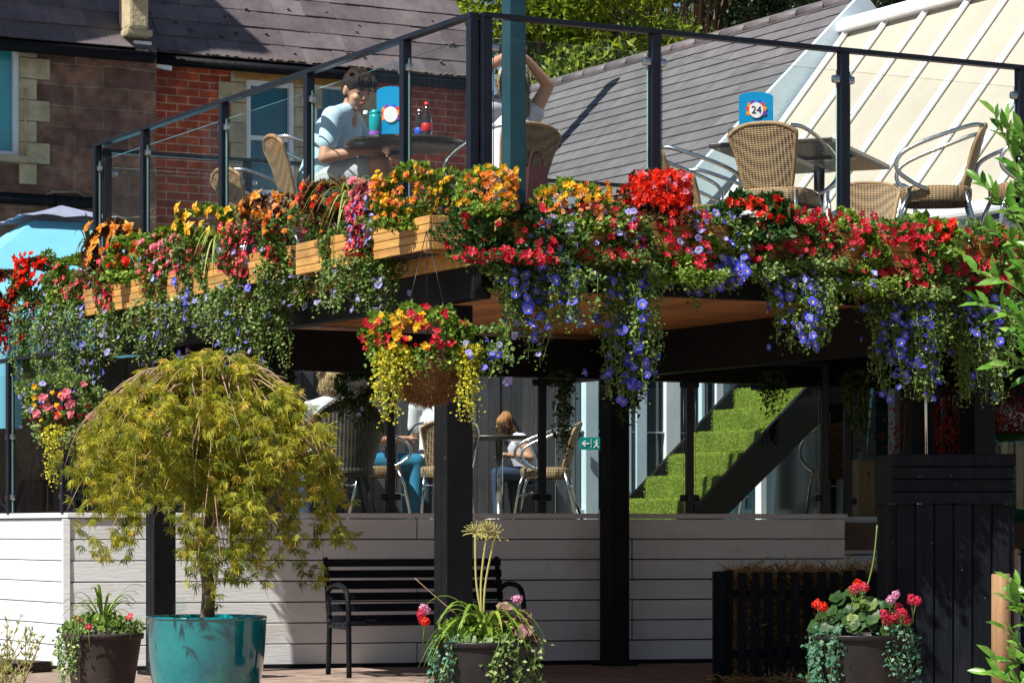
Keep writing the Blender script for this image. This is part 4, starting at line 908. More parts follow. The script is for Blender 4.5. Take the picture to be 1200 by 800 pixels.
    if hk == 'long': HP += [E((0, -.06, -.06), (.088, .058, .13)), E((.03, -.07, -.12), (.06, .045, .11)), E((-.03, -.07, -.12), (.06, .045, .11)), E((0, -.06, .06), (.09, .075, .08))]
    ho = blob(HP, .007, 3, 'hair', M[hm], t)
    # hair strands
    n = {'long': 1500, 'fringe': 380}.get(hk, 900); me = ho.data; k = len(me.vertices); co = np.empty(k*3); me.vertices.foreach_get('co', co); co = co.reshape(-1, 3); no = np.empty(k*3); me.vertices.foreach_get('normal', no); no = no.reshape(-1, 3)
    ix = nr.integers(0, k, n); D = np.array([0, 0, -1.0])*(1.2 if hk == 'long' else .9)+nr.normal(0, .14 if hk == 'long' else .25, (n, 3))+no[ix]*.2
    if hk == 'fringe': D = np.array(lk)*.6+nr.normal(0, .35, (n, 3))+no[ix]*.5
    if hk != 'fringe': leaf_obj('hair_strands', co[ix], D, no[ix], nr.uniform(.03, .05, n)*(1.9 if hk == 'long' else 1), np.full(n, .0042), nr.random(n), M[hm], ho, world=False)
    if hk == 'fringe':   # short straight locks falling over the forehead
        q = MB()
        for i in range(46):
            u_ = rnd.uniform(-.066, .066); yb = .095-.45*u_*u_*8*.35; a = H(u_, yb-.025, rnd.uniform(.088, .112)); b = H(u_*1.02+rnd.uniform(-.008, .012), yb+.006, rnd.uniform(.066, .084)); c2_ = H(u_*1.05+rnd.uniform(-.006, .022), yb+.004, rnd.uniform(.036, .056)); q.tube(arc([a, b, c2_], 4), [.007, .0075, .008, .0075, .0065, .005, .0035, .002, .0008], 5)
        for i in range(60):
            a_ = rnd.uniform(0, 6.28); r_ = rnd.uniform(.02, .075); a = H(r_*math.cos(a_), -.01+r_*math.sin(a_), .125-r_*r_*6); d_ = Mh@Vector((rnd.uniform(-.01, .02), .028, .008)); q.tube([a, a+d_*.6+Vector((0, 0, .004)), a+d_*1.3], [.006, .006, .001], 5)
        q.build('fringe', M[hm], ho)
    for sx in (-1, 1):
        q = MB(); q.lathe(H(sx*.031, .079, .006), [(.001, .007), (.010, .005), (.014, 0), (.010, -.005), (.001, -.007)], 12, M=Mh); q.build('eye', M['eye'], t)
        q = MB(); q.tube([H(sx*.014, .1, .024), H(sx*.032, .097, .031), H(sx*.05, .08, .026)], [.004, .005, .003], 6); q.build('eyebrow', M[hm], t)
    q = MB(); q.tube([H(-.02, .092, -.052), H(0, .1, -.050), H(.02, .092, -.052)], [.003, .007, .003], 8); q.build('mouth', M['lips'], t)
    t.location = base; t.rotation_euler = (0, 0, rz); t.scale = (sc_,)*3; return t
# boy: sits facing right, leaning forward, one knee up, looks down towards the camera side
person('young man in a pale blue T-shirt looking down at the round table', spot(378, 16.72, DZ-.0), R(-112), 1.0,
       dict(chest=(0, .10, .80), neck=(0, .17, .96), head=(0.02, .235, 1.075), shL=(-.165, .13, .90), shR=(.17, .15, .90), elL=(-.22, .22, .66), elR=(.24, .13, .66), wrR=(.16, .34, .70), haR=(.08, .42, .70), wrL=(-.12, .42, .69), haL=(-.04, .46, .70),
            knR=(.10, .43, .62), anR=(.10, .58, .22), toR=(.1, .7, .16)), hair=('fringe', 'hair_dark'), top=('tee', 'short'), legs=('shorts', 'short'), look=(.50, .72, -.36))
# woman: back to us, both arms raised, hands behind head
person('blond woman in a white vest stretching both arms over her head', spot(601, 16.42, DZ-.02), R(36), .96,
       dict(head=(0, .03, 1.16), elL=(-.25, -.02, 1.20), elR=(.245, -.03, 1.16), wrL=(-.06, -.02, 1.315), wrR=(.08, -.05, 1.29), haL=(.02, -.03, 1.33), haR=(.01, -.04, 1.33), shL=(-.165, .02, .985), shR=(.165, .02, .985), knL=(-.14, .45, .52), knR=(.08, .45, .54)),
       hair=('long', 'hair_pale'), skin='skin2', top=('tank', 'tank'), legs=('denim', 'long'), look=(0, 1, .05))
person('short haired blond diner in white leaning back in the dark wicker armchair', spot(389, 20.85, TZ-.10), R(14), .98, dict(), hair=('short', 'hair_blond'), skin='skin2', top=('shirt_white', 'short'), legs=('denim', 'long'), look=(.2, 1, 0))
person('diner in a white shirt seated with their back to us behind the middle post', spot(518, 22.7, TZ-.02), R(4), 1.0, dict(shL=(-.2, .02, .955), shR=(.2, .02, .955)), hair=('short', 'hair_dark'), skin='skin2', top=('shirt_white', 'short'), legs=('denim', 'long'))
person('ginger haired diner bending over the terrace table', spot(616, 24.9, TZ-.02), R(125), .86, dict(chest=(0, .12, .80), neck=(0, .2, .93), head=(0, .29, 1.02), shL=(-.15, .16, .88), shR=(.15, .16, .88)), hair=('long', 'hair_ginger'), skin='skin2', top=('tank', 'tank'), legs=('denim', 'long'), look=(0, .9, -.4))
person('diner in blue clothes whose lap shows beside the wicker armchair', spot(425, 22.5, TZ-.02), R(-75), .96, dict(head=(0, .02, 1.1), chest=(0, 0, .8)), hair=('short', 'hair_dark'), skin='skin2', top=('blue_cloth', 'short'), legs=('blue_cloth', 'long'))
# ================================================================ blossoms (one mesh per kind, shared by every blossom)
BL = {}
def blossom_mesh(kind, col):
    var = rnd.randrange(4); key = (kind, col, var)
    if key in BL: return BL[key]
    q = MB(); rr = random.Random(len(BL)+3)
    if kind == 'petunia':      # trumpet with a flared five lobed rim, faces +Z
        n = 20
        def ring(r, z, lobe): return [(r*(1+lobe*math.cos(5*2*math.pi*i/n))*math.cos(2*math.pi*i/n), r*(1+lobe*math.cos(5*2*math.pi*i/n))*math.sin(2*math.pi*i/n), z+.04*lobe*8*math.cos(5*2*math.pi*i/n)*r) for i in range(n)]
        vs = ring(.12, -.9, 0)+ring(.16, -.35, 0)+ring(.34, -.05, .02)+ring(.75, .08, .05)+ring(1.0, .0, .09)
        q.add(vs, [(k*n+i, k*n+(i+1) % n, (k+1)*n+(i+1) % n, (k+1)*n+i) for k in range(2, 4) for i in range(n)], 0, .35, True)
        q.add(vs, [(k*n+i, k*n+(i+1) % n, (k+1)*n+(i+1) % n, (k+1)*n+i) for k in range(0, 2) for i in range(n)], 1, .2, True)
    elif kind == 'star':       # small five petal cup
        for i in range(5):
            a = 2*math.pi*i/5; d = Vector((math.cos(a), math.sin(a), 0)); s = Vector((-d.y, d.x, 0)); z = Vector((0, 0, 1)); t = rr.random()
            q.add([d*.08, d*.5+s*.36+z*.16, d*.95+s*.26+z*.16, d*1.05+z*.1, d*.95-s*.26+z*.16, d*.5-s*.36+z*.16, d*.55+z*.06], [(0, 1, 6), (1, 2, 6), (2, 3, 6), (3, 4, 6), (4, 5, 6), (5, 0, 6)], 0, t)
        q.lathe((0, 0, .05), [(.18, 0), (.12, .09), (.001, .12)], 8, 1)
    elif kind == 'double':     # begonia: layers of cupped petals
        for L in range(3):
            m = 5-L; sc_ = 1-.27*L
            for i in range(m):
                a = 2*math.pi*(i+.5*L)/m+rr.uniform(-.2, .2); d = Vector((math.cos(a), math.sin(a), 0)); s = Vector((-d.y, d.x, 0)); z = Vector((0, 0, 1)); t = min(1, .1+.35*L+.3*rr.random()); b = z*(.12*L)
                q.add([b+d*.03, b+(d*.5+s*.45+z*(.15+.25*L))*sc_, b+(d*.95+s*.3+z*(.2+.35*L))*sc_, b+(d*1.1+z*(.12+.4*L))*sc_, b+(d*.95-s*.3+z*(.2+.35*L))*sc_, b+(d*.5-s*.45+z*(.15+.25*L))*sc_, b+(d*.55+z*(.02+.2*L))*sc_], [(0, 1, 6), (1, 2, 6), (2, 3, 6), (3, 4, 6), (4, 5, 6), (5, 0, 6)], 0, t)
    elif kind == 'head':       # geranium head: a dome of small florets
        for j in range(26):
            th = math.acos(1-1.45*(j+.5)/26); ph = j*2.4; c = Vector((math.sin(th)*math.cos(ph), math.sin(th)*math.sin(ph), math.cos(th)))*.78*rr.uniform(.72, 1.12)
            nn = c.normalized(); u_ = nn.orthogonal().normalized(); v_ = nn.cross(u_); t = rr.random()
            for i in range(5):
                a = 2*math.pi*i/5+rr.random(); d = u_*math.cos(a)+v_*math.sin(a); s = nn.cross(d)
                q.add([c, c+d*.16+s*.13+nn*.05, c+d*.32+nn*.10, c+d*.16-s*.13+nn*.05], [(0, 1, 2, 3)], 0, t)
    elif kind == 'coleus':     # rosette of broad pointed coloured leaves
        for L in range(3):
            for i in range(4):
                a = math.pi/2*i+.6*L+rr.uniform(-.2, .2); d = Vector((math.cos(a), math.sin(a), .15+.3*L)).normalized(); s = Vector((-math.sin(a), math.cos(a), 0)); k = 1-.25*L; z = Vector((0, 0, 1)); t = rr.random()
                q.add([z*.1*L, d*.45*k+s*.34*k-z*.02, d*.45*k-s*.34*k-z*.02, d*.42*k+z*.05+z*.1*L, d*1.0*k-z*.22*k], [(0, 1, 3), (0, 3, 2), (1, 4, 3), (3, 4, 2)], 0, t)
    sx, tw = rr.uniform(.75, 1.0), rr.uniform(-.25, .25); bb = rr.uniform(-.25, .35)
    q.v = [(x*sx+tw*y, y, z+bb*(x*x)-.2*bb*x) for x, y, z in q.v]; q.t = [min(1, max(0, t_+rr.uniform(-.3, .3))) for t_ in q.t]
    if var == 3 and kind in ('petunia', 'star'): q.v = [(x*.45, y*.45, z*1.1+.8*(x*x+y*y)) for x, y, z in q.v]
    o = q.build(kind, []); me = o.data; bpy.data.objects.remove(o)
    me.materials.append(M[col]); me.materials.append(M['throat_d'] if col == 'f_red' else M['throat']); me.name = 'blossom'
    BL[key] = me; return me
def put_blossom(parent, name, me, p, nrm, size, Mi):
    o = bpy.data.objects.new(name, me); COL.objects.link(o); o.parent = parent
    q = Vector(nrm).to_track_quat('Z', 'Y').to_euler(); q2 = (q.to_matrix() @ Matrix.Rotation(rnd.uniform(0, 6.28), 3, 'Z')).to_euler()
    o.location = Mi@Vector(p); o.rotation_euler = q2; o.scale = (size,)*3; return o
KINDS = {'blue': ('petunia', 'f_blue', .0225), 'pale': ('petunia', 'f_pale', .0205), 'red': ('star', 'f_red', .0245), 'crimson': ('star', 'f_crimson', .0235), 'yellow': ('double', 'f_yellow', .019), 'orange': ('double', 'f_orange', .018),
         'pink': ('double', 'f_pink', .03), 'peach': ('double', 'f_peach', .017), 'scarlet': ('double', 'f_scarlet', .03), 'ger': ('head', 'f_scarlet', .033), 'rose': ('head', 'f_rose', .032), 'gerc': ('head', 'f_crimson', .034), 'redpet': ('star', 'f_red', .020),
         'co': ('coleus', 'lf_coleus_o', .066), 'cy': ('coleus', 'lf_coleus_y', .062), 'bronze': ('coleus', 'lf_bronze', .055)}
NAMES = {'co': 'leaf_rosette', 'cy': 'leaf_rosette', 'bronze': 'leaf_rosette', 'ger': 'flower_head', 'rose': 'flower_head', 'gerc': 'flower_head'}
def edge_point(px, off):
    """point above the planters; left edge for px<540, right edge beyond"""
    if px < 545: o = C0-U*off; p = hit(px, o, V); return p, -U, V
    o = C0-V*off; p = hit(px, o, U); return p, -V, U
def plant(name, label, cat, px0, px1, yt, ym, yb, leafm, flowers=(), off=.12, depth=.13, dens=1.0, tails=None, lsz=.027, spread=.08, group='flowering plants in the deck planters', Yfix=None, sway=.05):
    """mound between rows yt..ym on the planter, trails hanging to yb.  flowers: (kind, count, y0, y1[, px0, px1])"""
    if not Yfix:
        px0 -= 6; px1 += 6; ym += 8; flowers = [(f[0], min(96, int(f[1]*1.7)+1))+tuple(f[2:]) for f in flowers]; tot = sum(f[1] for f in flowers)
        if tot > 99: flowers = [(f[0], int(f[1]*99/tot))+tuple(f[2:]) for f in flowers]
    pc = (px0+px1)/2
    if Yfix: c = Vector(((pc-600)/F*Yfix, Yfix, 0)); out = Vector((0, -1, 0)); al = Vector((1, 0, 0))
    else: c, out, al = edge_point(pc, off)
    Y = c.y; s = F/Y; hx = (px1-px0)/2/s
    t = thing(name, label, cat, (c.x, c.y, zat(ym, Y)), 0, group); Mi = wmat(t).inverted()
    z0, z1, z2 = zat(yt, Y), zat(ym, Y), zat(yb, Y); zc = (z0+z1)/2; hz_ = max(.03, (z0-z1)/2)
    o3 = np.array(out); P = []; D = []; L = []; Nn = []
    n = int(dens*max(120, 3000*hx*2*hz_*2*5.0))
    # mound: leaves on and in a lumpy half ellipsoid
    lumps = [(nr.uniform(-.8, .8), nr.uniform(-.6, .7), nr.uniform(.25, .5)) for _ in range(9)]
    th = nr.uniform(0, 2*np.pi, n); r = nr.uniform(.25, 1, n)**.5; x = r*np.cos(th)*hx; z = r*np.sin(th)*hz_; y = np.sqrt(np.maximum(0, 1-r**2))*depth*nr.uniform(.3, 1.05, n)+.01
    bump = 1+.22*np.sin(x*38+pc)*np.cos(z*31+pc)
    al3 = np.array([1., 0, 0]); P.append(np.array(c)*[1, 1, 0]+al3*x[:, None]*bump[:, None]+o3*y[:, None]+np.array([0, 0, 1])*(zc+z*bump)[:, None])
    ol = np.stack([x/hx, np.zeros(n), z/hz_+.35], 1)+o3*(.7); D.append(unit(ol+nr.normal(0, .55, (n, 3)))); Nn.append(ol+nr.normal(0, .5, (n, 3))); L.append(nr.uniform(.7, 1.35, n)*lsz)
    # trails
    strands = []; tl = tails or [(px0, px1, yb, max(5, int((px1-px0)/2.6*dens)))]
    for a0, a1, ye, cnt in tl:
        for i in range(cnt):
            pa = rnd.uniform(a0, a1); mid = (a0+a1)/2; xa = (pa-pc)/s; xe = ((mid+(pa-mid)*rnd.uniform(.45, 1.0))-pc)/s; ze = zat(ye, Y); l_ = rnd.random()**.6; zE_ = z1+.03-(z1+.03-ze)*(.35+.65*l_)
            o_ = depth*rnd.uniform(.5, 1.25); ph = rnd.uniform(0, 6.28); m = max(6, int((z1+.03-zE_)/.02)); pts = []
            for k in range(m+1):
                v = k/m; pts.append(Vector((c.x, c.y, 0))+Vector((xa*(1-v)+xe*v+sway*.5*math.sin(3*v+ph)*v, 0, z1+.03+(zE_-z1-.03)*v))+out*(o_*(min(1, v*2.5+.35))+.02*math.sin(5*v+ph)))
            strands.append(pts)
    mb = MB()
    for pts in strands:
        q = np.array(pts); m = len(q)
        mb.tube(pts[::2] if len(pts) > 5 else pts, .0022, 4, cap=False)
        k = int(m*3.6*dens)+2; f = nr.uniform(0, m-1.01, k); i = f.astype(int); w_ = (f-i)[:, None]; pp = q[i]*(1-w_)+q[i+1]*w_
        dd = nr.normal(0, 1, (k, 3)); dd[:, 2] = dd[:, 2]*.5-.25; dd += o3*.5; P.append(pp+nr.normal(0, (.012+spread*.08), (k, 3))); D.append(unit(dd)); Nn.append(o3*.8+np.array([0, 0, .5])+nr.normal(0, .45, (k, 3))); L.append(nr.uniform(.6, 1.25, k)*lsz*(1-.25*f/m))
    P = np.concatenate(P); D = np.concatenate(D); L = np.concatenate(L); Nn = np.concatenate(Nn)
    leaf_obj('foliage', P, D, Nn, L, L*nr.uniform(.65, .98, len(L)), nr.random(len(L)), M[leafm], t)
    if strands: mb.build('stems', M['stem'], t, world=True)
    # blossoms
    allp = [p for st_ in strands for p in st_[1:]]
    for fl in flowers:
        k_, cnt, fy0, fy1 = fl[:4]; a0, a1 = (fl[4], fl[5]) if len(fl) > 4 else (px0, px1)
        kind, col, sz = KINDS[k_]; zh, zl = zat(fy0, Y), zat(fy1, Y); made = 0; tries = 0; used = []
        while made < cnt and tries < cnt*30:
            tries += 1
            if allp and rnd.random() < .75 and zl < z1:
                p = rnd.choice(allp)+out*rnd.uniform(.035, .08)+Vector((rnd.gauss(0, .018), 0, rnd.gauss(0, .015)))
                if not (zl <= p.z <= zh and a0-3 <= 600+F*p.x/p.y <= a1+3): continue
            else:
                pz = rnd.uniform(zl, zh); px_ = rnd.uniform(a0, a1); xx = (px_-pc)/s
                zz = (pz-zc)/hz_
                if pz > zc and (xx/hx)**2+zz**2 > 1.25: continue
                if pz < z1-.02 and not allp: continue
                p = Vector((c.x+xx, c.y, pz))+out*(depth*math.sqrt(max(.05, 1-min(1, (xx/hx)**2)))*rnd.uniform(.75, 1.15)+.02)
            if any((p-u_).length < sz*1.1 for u_ in used[-40:]): continue
            used.append(p); nm = out*1.0+Vector((rnd.gauss(-.15, .45), rnd.gauss(-.25, .3), rnd.gauss(.35, .4)))
            put_blossom(t, NAMES.get(k_, 'blossom'), blossom_mesh(kind, col), p, nm, sz*rnd.uniform(.72, 1.25), Mi); made += 1
    return t
# ---------------------------------------------------------------- planters
def planter(label, a0, a1, side):
    L_ = a1-a0; o = W(-.125, (a0+a1)/2) if side == 'L' else W((a0+a1)/2, -.125)
    t = thing('planter_box', label, 'planter', (o.x, o.y, 2.37), UA+(math.pi/2 if side == 'L' else 0), 'timber planter boxes hung along the deck edge')
    q = MB()
    for z in (.022, .066, .110, .154):
        for y in (-.1, .1): q.box((0, y, z), (L_, .018, .041), bev=.004)
        for x in (-L_/2+.009, L_/2-.009): q.box((x, 0, z), (.018, .182, .041), bev=.004)
    q.build('slats', M['wood'], t)
    q = MB()
    for x in np.linspace(-L_/2+.08, L_/2-.08, 3): q.box((x, 0, -.002), (.04, .18, .012))
    q.build('bottom', M['wood'], t); MB().box((0, 0, .075), (L_-.04, .176, .14)).build('soil', M['soil'], t)
for i, (a, b, l) in enumerate(((.06, 1.72, 'timber planter box nearest the deck corner on the sunny left side'), (1.80, 3.46, 'timber planter box in the middle of the sunny left deck side'), (3.54, 5.35, 'timber planter box at the far left end of the deck edge'))): planter(l, a, b, 'L')
for i, (a, b, l) in enumerate(((.10, 1.55, 'timber planter box right of the deck corner under the blue cascades'), (1.63, 2.95, 'timber planter box on the shaded right deck side below table 24'), (3.03, 4.8, 'timber planter box at the right end of the deck edge'))): planter(l, a, b, 'R')
def edge_row(px): p = edge_point(px, .2)[0]; return HY-(2.54-CZ)*F/p.y
FP = 'flowering_plant'; TP = 'trailing_plant'
# left side, from far left to the corner
plant(FP, 'red begonia spilling over the far left end of the deck', 'flower', 0, 34, 318, 345, 420, 'lf_bronze', [('scarlet', 55, 318, 418), ('crimson', 25, 320, 400)], lsz=.03)
plant(TP, 'dense green trailing plant with red tops at the far left end', 'trailing plant', 34, 80, 300, 350, 480, 'lf_trail', [('scarlet', 26, 298, 335), ('red', 10, 330, 400), ('pale', 8, 420, 480)], dens=1.2)
plant(TP, 'silvery trailing plant with pale lilac bells left of the orange coleus', 'trailing plant', 68, 98, 318, 350, 455, 'lf_silver', [('pale', 16, 340, 450)], dens=1.1)
plant(FP, 'yellow and green leafy plant beside the left railing end', 'plant', 82, 122, 300, 335, 360, 'lf_bright', [('crimson', 16, 310, 350)], lsz=.03)
plant(TP, 'violet flowered trail hanging under the coleus at left', 'trailing plant', 98, 136, 320, 355, 465, 'lf_trail', [('blue', 22, 345, 465), ('pale', 12, 330, 460), ('crimson', 14, 300, 350)], dens=1.1)
plant(FP, 'orange coleus rosettes standing at the far left railing post', 'coleus', 116, 170, 262, 318, 330, 'lf_bronze', [('co', 15, 266, 312), ('bronze', 5, 290, 325)], dens=.6, lsz=.03)
plant(FP, 'scarlet geraniums with round green leaves behind the left planter', 'geranium', 146, 196, 280, 318, 330, 'lf_bright', [('ger', 4, 284, 312), ('scarlet', 6, 282, 315)], dens=.8, lsz=.05)
plant(TP, 'thin green trail with red blossoms left of the middle planter', 'trailing plant', 128, 174, 300, 345, 425, 'lf_trail', [('crimson', 40, 296, 360), ('pale', 6, 350, 420)], dens=.8)
plant(TP, 'green and violet trail below the pink geraniums', 'trailing plant', 182, 222, 290, 345, 432, 'lf_silver', [('blue', 12, 340, 430), ('crimson', 24, 285, 345), ('pale', 8, 300, 420)], dens=1.0)
plant(FP, 'pink and peach blossoms with pale green leaves near the yellow coleus', 'flower', 176, 252, 266, 318, 345, 'lf_bright', [('pink', 10, 270, 320), ('peach', 16, 268, 310), ('crimson', 20, 290, 340), ('pale', 8, 275, 330)], dens=.9)
plant(FP, 'big golden yellow coleus in front of the left glass panel', 'coleus', 222, 292, 243, 275, 285, 'lf_bright', [('cy', 34, 243, 274)], dens=.7)
plant(TP, 'light green trail with lime leaves below the yellow coleus', 'trailing plant', 222, 272, 272, 335, 395, 'lf_silver', [('crimson', 10, 275, 330), ('blue', 12, 320, 392), ('pale', 10, 300, 390)], dens=1.0)
plant(TP, 'long green trail thick with lilac flowers in the middle of the left side', 'trailing plant', 272, 352, 262, 330, 440, 'lf_silver', [('crimson', 60, 262, 325, 270, 325), ('pale', 22, 290, 440), ('blue', 16, 320, 440)], dens=1.15)
plant(FP, 'orange coleus shoot rising before the low left chair', 'coleus', 300, 350, 228, 262, 268, 'lf_bronze', [('co', 5, 230, 250), ('bronze', 5, 240, 262), ('orange', 6, 245, 262)], dens=.4)
plant(TP, 'bright green bushy trail below the seated boy', 'trailing plant', 325, 395, 250, 305, 362, 'lf_trail', [('red', 16, 252, 320), ('pale', 10, 290, 360), ('orange', 6, 248, 275)], dens=1.2)
plant(FP, 'red leaved begonia below the hands of the boy', 'begonia', 372, 436, 212, 250, 262, 'lf_bronze', [('bronze', 7, 215, 245), ('scarlet', 8, 216, 246), ('orange', 5, 216, 240)], dens=.6)
plant(FP, 'pink begonia between two posts of the left railing', 'begonia', 436, 474, 214, 242, 250, 'lf_bronze', [('pink', 15, 214, 240)], dens=.6)
plant(TP, 'crimson and lilac flowered trail hanging left of the deck corner', 'trailing plant', 424, 494, 232, 292, 366, 'lf_trail', [('crimson', 34, 238, 290, 424, 450), ('pale', 22, 232, 290, 430, 470), ('red', 5, 290, 310), ('pale', 16, 325, 364)], dens=1.15)
plant(FP, 'big yellow and orange begonia mound at the deck corner', 'begonia', 466, 544, 196, 262, 266, 'lf_bright', [('yellow', 46, 196, 252), ('orange', 44, 202, 262), ('peach', 26, 200, 258)], dens=.8, depth=.2)
plant(FP, 'yellow and orange begonia just right of the deck corner post', 'begonia', 538, 590, 200, 246, 250, 'lf_bright', [('yellow', 18, 198, 240), ('orange', 26, 206, 250), ('peach', 16, 206, 250)], dens=.8, depth=.2)
plant(FP, 'mass of deep red petunias at the deck corner', 'petunia', 522, 640, 244, 300, 312, 'lf_dark', [('red', 92, 246, 312)], dens=.9, depth=.24)
plant(TP, 'large blue flowered cascade hanging from the deck corner', 'trailing plant', 556, 668, 258, 310, 390, 'lf_trail', [('pale', 24, 258, 310, 590, 660), ('blue', 72, 300, 388)], dens=1.0, depth=.22)
plant(TP, 'thin blue flowered strand beneath the corner cascade', 'trailing plant', 584, 628, 330, 345, 432, 'lf_trail', [('pale', 5, 360, 430), ('blue', 10, 345, 430)], dens=.6)
plant(FP, 'yellow green leaved begonia behind the red petunias', 'begonia', 620, 704, 216, 262, 270, 'lf_bright', [('yellow', 12, 218, 240), ('orange', 12, 218, 250), ('peach', 14, 225, 262)], dens=.9, depth=.16)
plant(FP, 'red and pale blue petunias at the foot of the right glass', 'petunia', 632, 736, 240, 300, 310, 'lf_trail', [('red', 42, 242, 310), ('pale', 22, 245, 290), ('crimson', 14, 238, 290)], dens=1.0, depth=.2)
plant(TP, 'longest blue cascade reaching down past the soffit', 'trailing plant', 684, 752, 262, 310, 476, 'lf_trail', [('blue', 96, 275, 474)], dens=.95, depth=.2)
plant(FP, 'tall upright red begonia at the second right post', 'begonia', 728, 794, 204, 250, 262, 'lf_bronze', [('scarlet', 34, 204, 240), ('pink', 10, 205, 235), ('scarlet', 8, 236, 256)], dens=.9, depth=.15)
plant(TP, 'lime leaved trail with small red and lilac flowers below the red begonia', 'trailing plant', 740, 820, 244, 318, 338, 'lf_bright', [('red', 24, 248, 318), ('crimson', 10, 250, 300), ('pale', 12, 250, 300, 775, 820)], dens=1.2, depth=.2)
plant(TP, 'blue flowered trail ending in one thin strand left of the dark leaved begonia', 'trailing plant', 778, 866, 252, 305, 345, 'lf_trail', [('blue', 34, 262, 345), ('pale', 22, 252, 330)], dens=1.0, tails=[(780, 866, 345, 16), (806, 830, 372, 2)])
plant(FP, 'dark leaved begonia with a few scarlet flowers in front of the chair', 'begonia', 836, 912, 234, 274, 280, 'lf_dark', [('scarlet', 9, 236, 262)], dens=.9, lsz=.05, depth=.14)
plant(TP, 'blue flowered cascade below table 24', 'trailing plant', 880, 952, 262, 320, 412, 'lf_trail', [('blue', 52, 310, 412), ('pale', 16, 295, 400), ('red', 8, 262, 300)], dens=1.0, depth=.2)
plant(FP, 'dark red petunia mound to the left of the third right post', 'petunia', 868, 968, 248, 308, 316, 'lf_trail', [('red', 66, 250, 312), ('crimson', 12, 250, 300)], dens=1.0, depth=.2)
plant(FP, 'light green bush with scattered red and blue flowers right of the third post', 'petunia', 936, 1020, 254, 330, 345, 'lf_bright', [('red', 18, 250, 330), ('pale', 8, 290, 345), ('crimson', 8, 250, 300)], dens=1.2, depth=.2)
plant(FP, 'bright red petunia mass near the right end of the deck', 'petunia', 1000, 1084, 258, 342, 352, 'lf_trail', [('red', 84, 262, 350)], dens=1.0, depth=.2)
plant(TP, 'blue flowered cascade hanging over the black cabinet', 'trailing plant', 1000, 1084, 320, 350, 472, 'lf_trail', [('blue', 84, 340, 470)], dens=.95, depth=.2)
plant(FP, 'large single scarlet hibiscus bloom with broad green leaves', 'flower', 1056, 1100, 262, 296, 300, 'lf_bright', [('scarlet', 3, 264, 284, 1062, 1090)], dens=.5, lsz=.06, depth=.22)
plant(TP, 'right hand green trail with red flowers above and violet ones below', 'trailing plant', 1092, 1166, 268, 335, 486, 'lf_trail', [('red', 56, 270, 345), ('blue', 36, 350, 480)], dens=1.0, depth=.2)
plant(FP, 'pale green bush at the right end of the planters beside the laurel', 'plant', 1130, 1200, 268, 320, 335, 'lf_bright', [('crimson', 12, 275, 320)], dens=1.0)
plant(TP, 'green trail hanging at the right picture edge', 'trailing plant', 1165, 1215, 290, 330, 420, 'lf_trail', [('blue', 12, 330, 415)], dens=.8)

for a, b, l in ((128, 158, 'small green trail over the far left planter slats'), (250, 282, 'small green trail between the crimson flowers and the yellow coleus'), (395, 428, 'thin green trail left of the crimson petunia trail'), (202, 232, 'pale green trail over the middle planter slats')):
    plant(TP, l, 'trailing plant', a, b, edge_row(a)-8, edge_row(a)+30, edge_row(a)+92, 'lf_silver', [('pale', 5, edge_row(a)+10, edge_row(a)+80)], dens=.8)
plant(TP, 'leafy green trail in the gap right of the dark leaved begonia', 'trailing plant', 848, 890, 262, 312, 330, 'lf_trail', [('red', 8, 265, 312)], dens=1.0, depth=.16)
plant(TP, 'leafy green filler below the upright red begonia', 'trailing plant', 700, 745, 262, 312, 330, 'lf_trail', [('crimson', 12, 262, 310)], dens=1.0, depth=.16)
plant(TP, 'leafy green trail between the two red petunia masses at right', 'trailing plant', 1070, 1105, 272, 325, 345, 'lf_trail', [('red', 6, 275, 325)], dens=.8, depth=.16)
# spider grasses
def grass(label, px, py, Y, n, L0, spreadx=1.0, m='lf_grass', wd=.010, up_=1.0, group=None, name='spider_plant', cat='grass plant'):
    c = at(px, py, Y); t = thing(name, label, cat, c, 0, group); q = MB()
    for i in range(n):
        a = rnd.uniform(0, 6.28); l = L0*rnd.uniform(.6, 1.15); d = Vector((math.cos(a)*spreadx, math.sin(a)*.8-.15, 0)); pts = []
        rise = rnd.uniform(.5, 1.1)*up_
        for k in range(9):
            v = k/8; pts.append(Vector((0, 0, 0))+d*l*.75*v+Vector((0, 0, l*(rise*1.5*v-1.55*v*v))))
        vs = []
        for k, p in enumerate(pts):
            s = Vector((-d.y, d.x, 0)).normalized()*wd*.5*math.sin(math.pi*(.12+.88*k/8))**.7 if k < 8 else Vector((0, 0, 0)); vs += [p-s, p+Vector((0, 0, -wd*.25)), p+s]
        tt = rnd.random()
        q.add(vs, [(k*3+j, k*3+j+1, k*3+j+4, k*3+j+3) for k in range(8) for j in range(2)], 0, tt, True)
    q.build('blades', M[m], t); return t
def ep(px, off=.16): return edge_point(px, off)[0].y
grass('striped spider plant arching in front of the boy', 412, 240, ep(412), 46, .36, .9)
grass('spider plant arching beside the scarlet geraniums', 184, 292, ep(184), 30, .26, .9)
grass('small spiky grass left of the orange coleus', 104, 300, ep(104), 22, .24, .5, m='lf_dark', up_=1.6)
grass('pale spider plant below the yellow coleus', 256, 285, ep(256), 26, .28, .7)

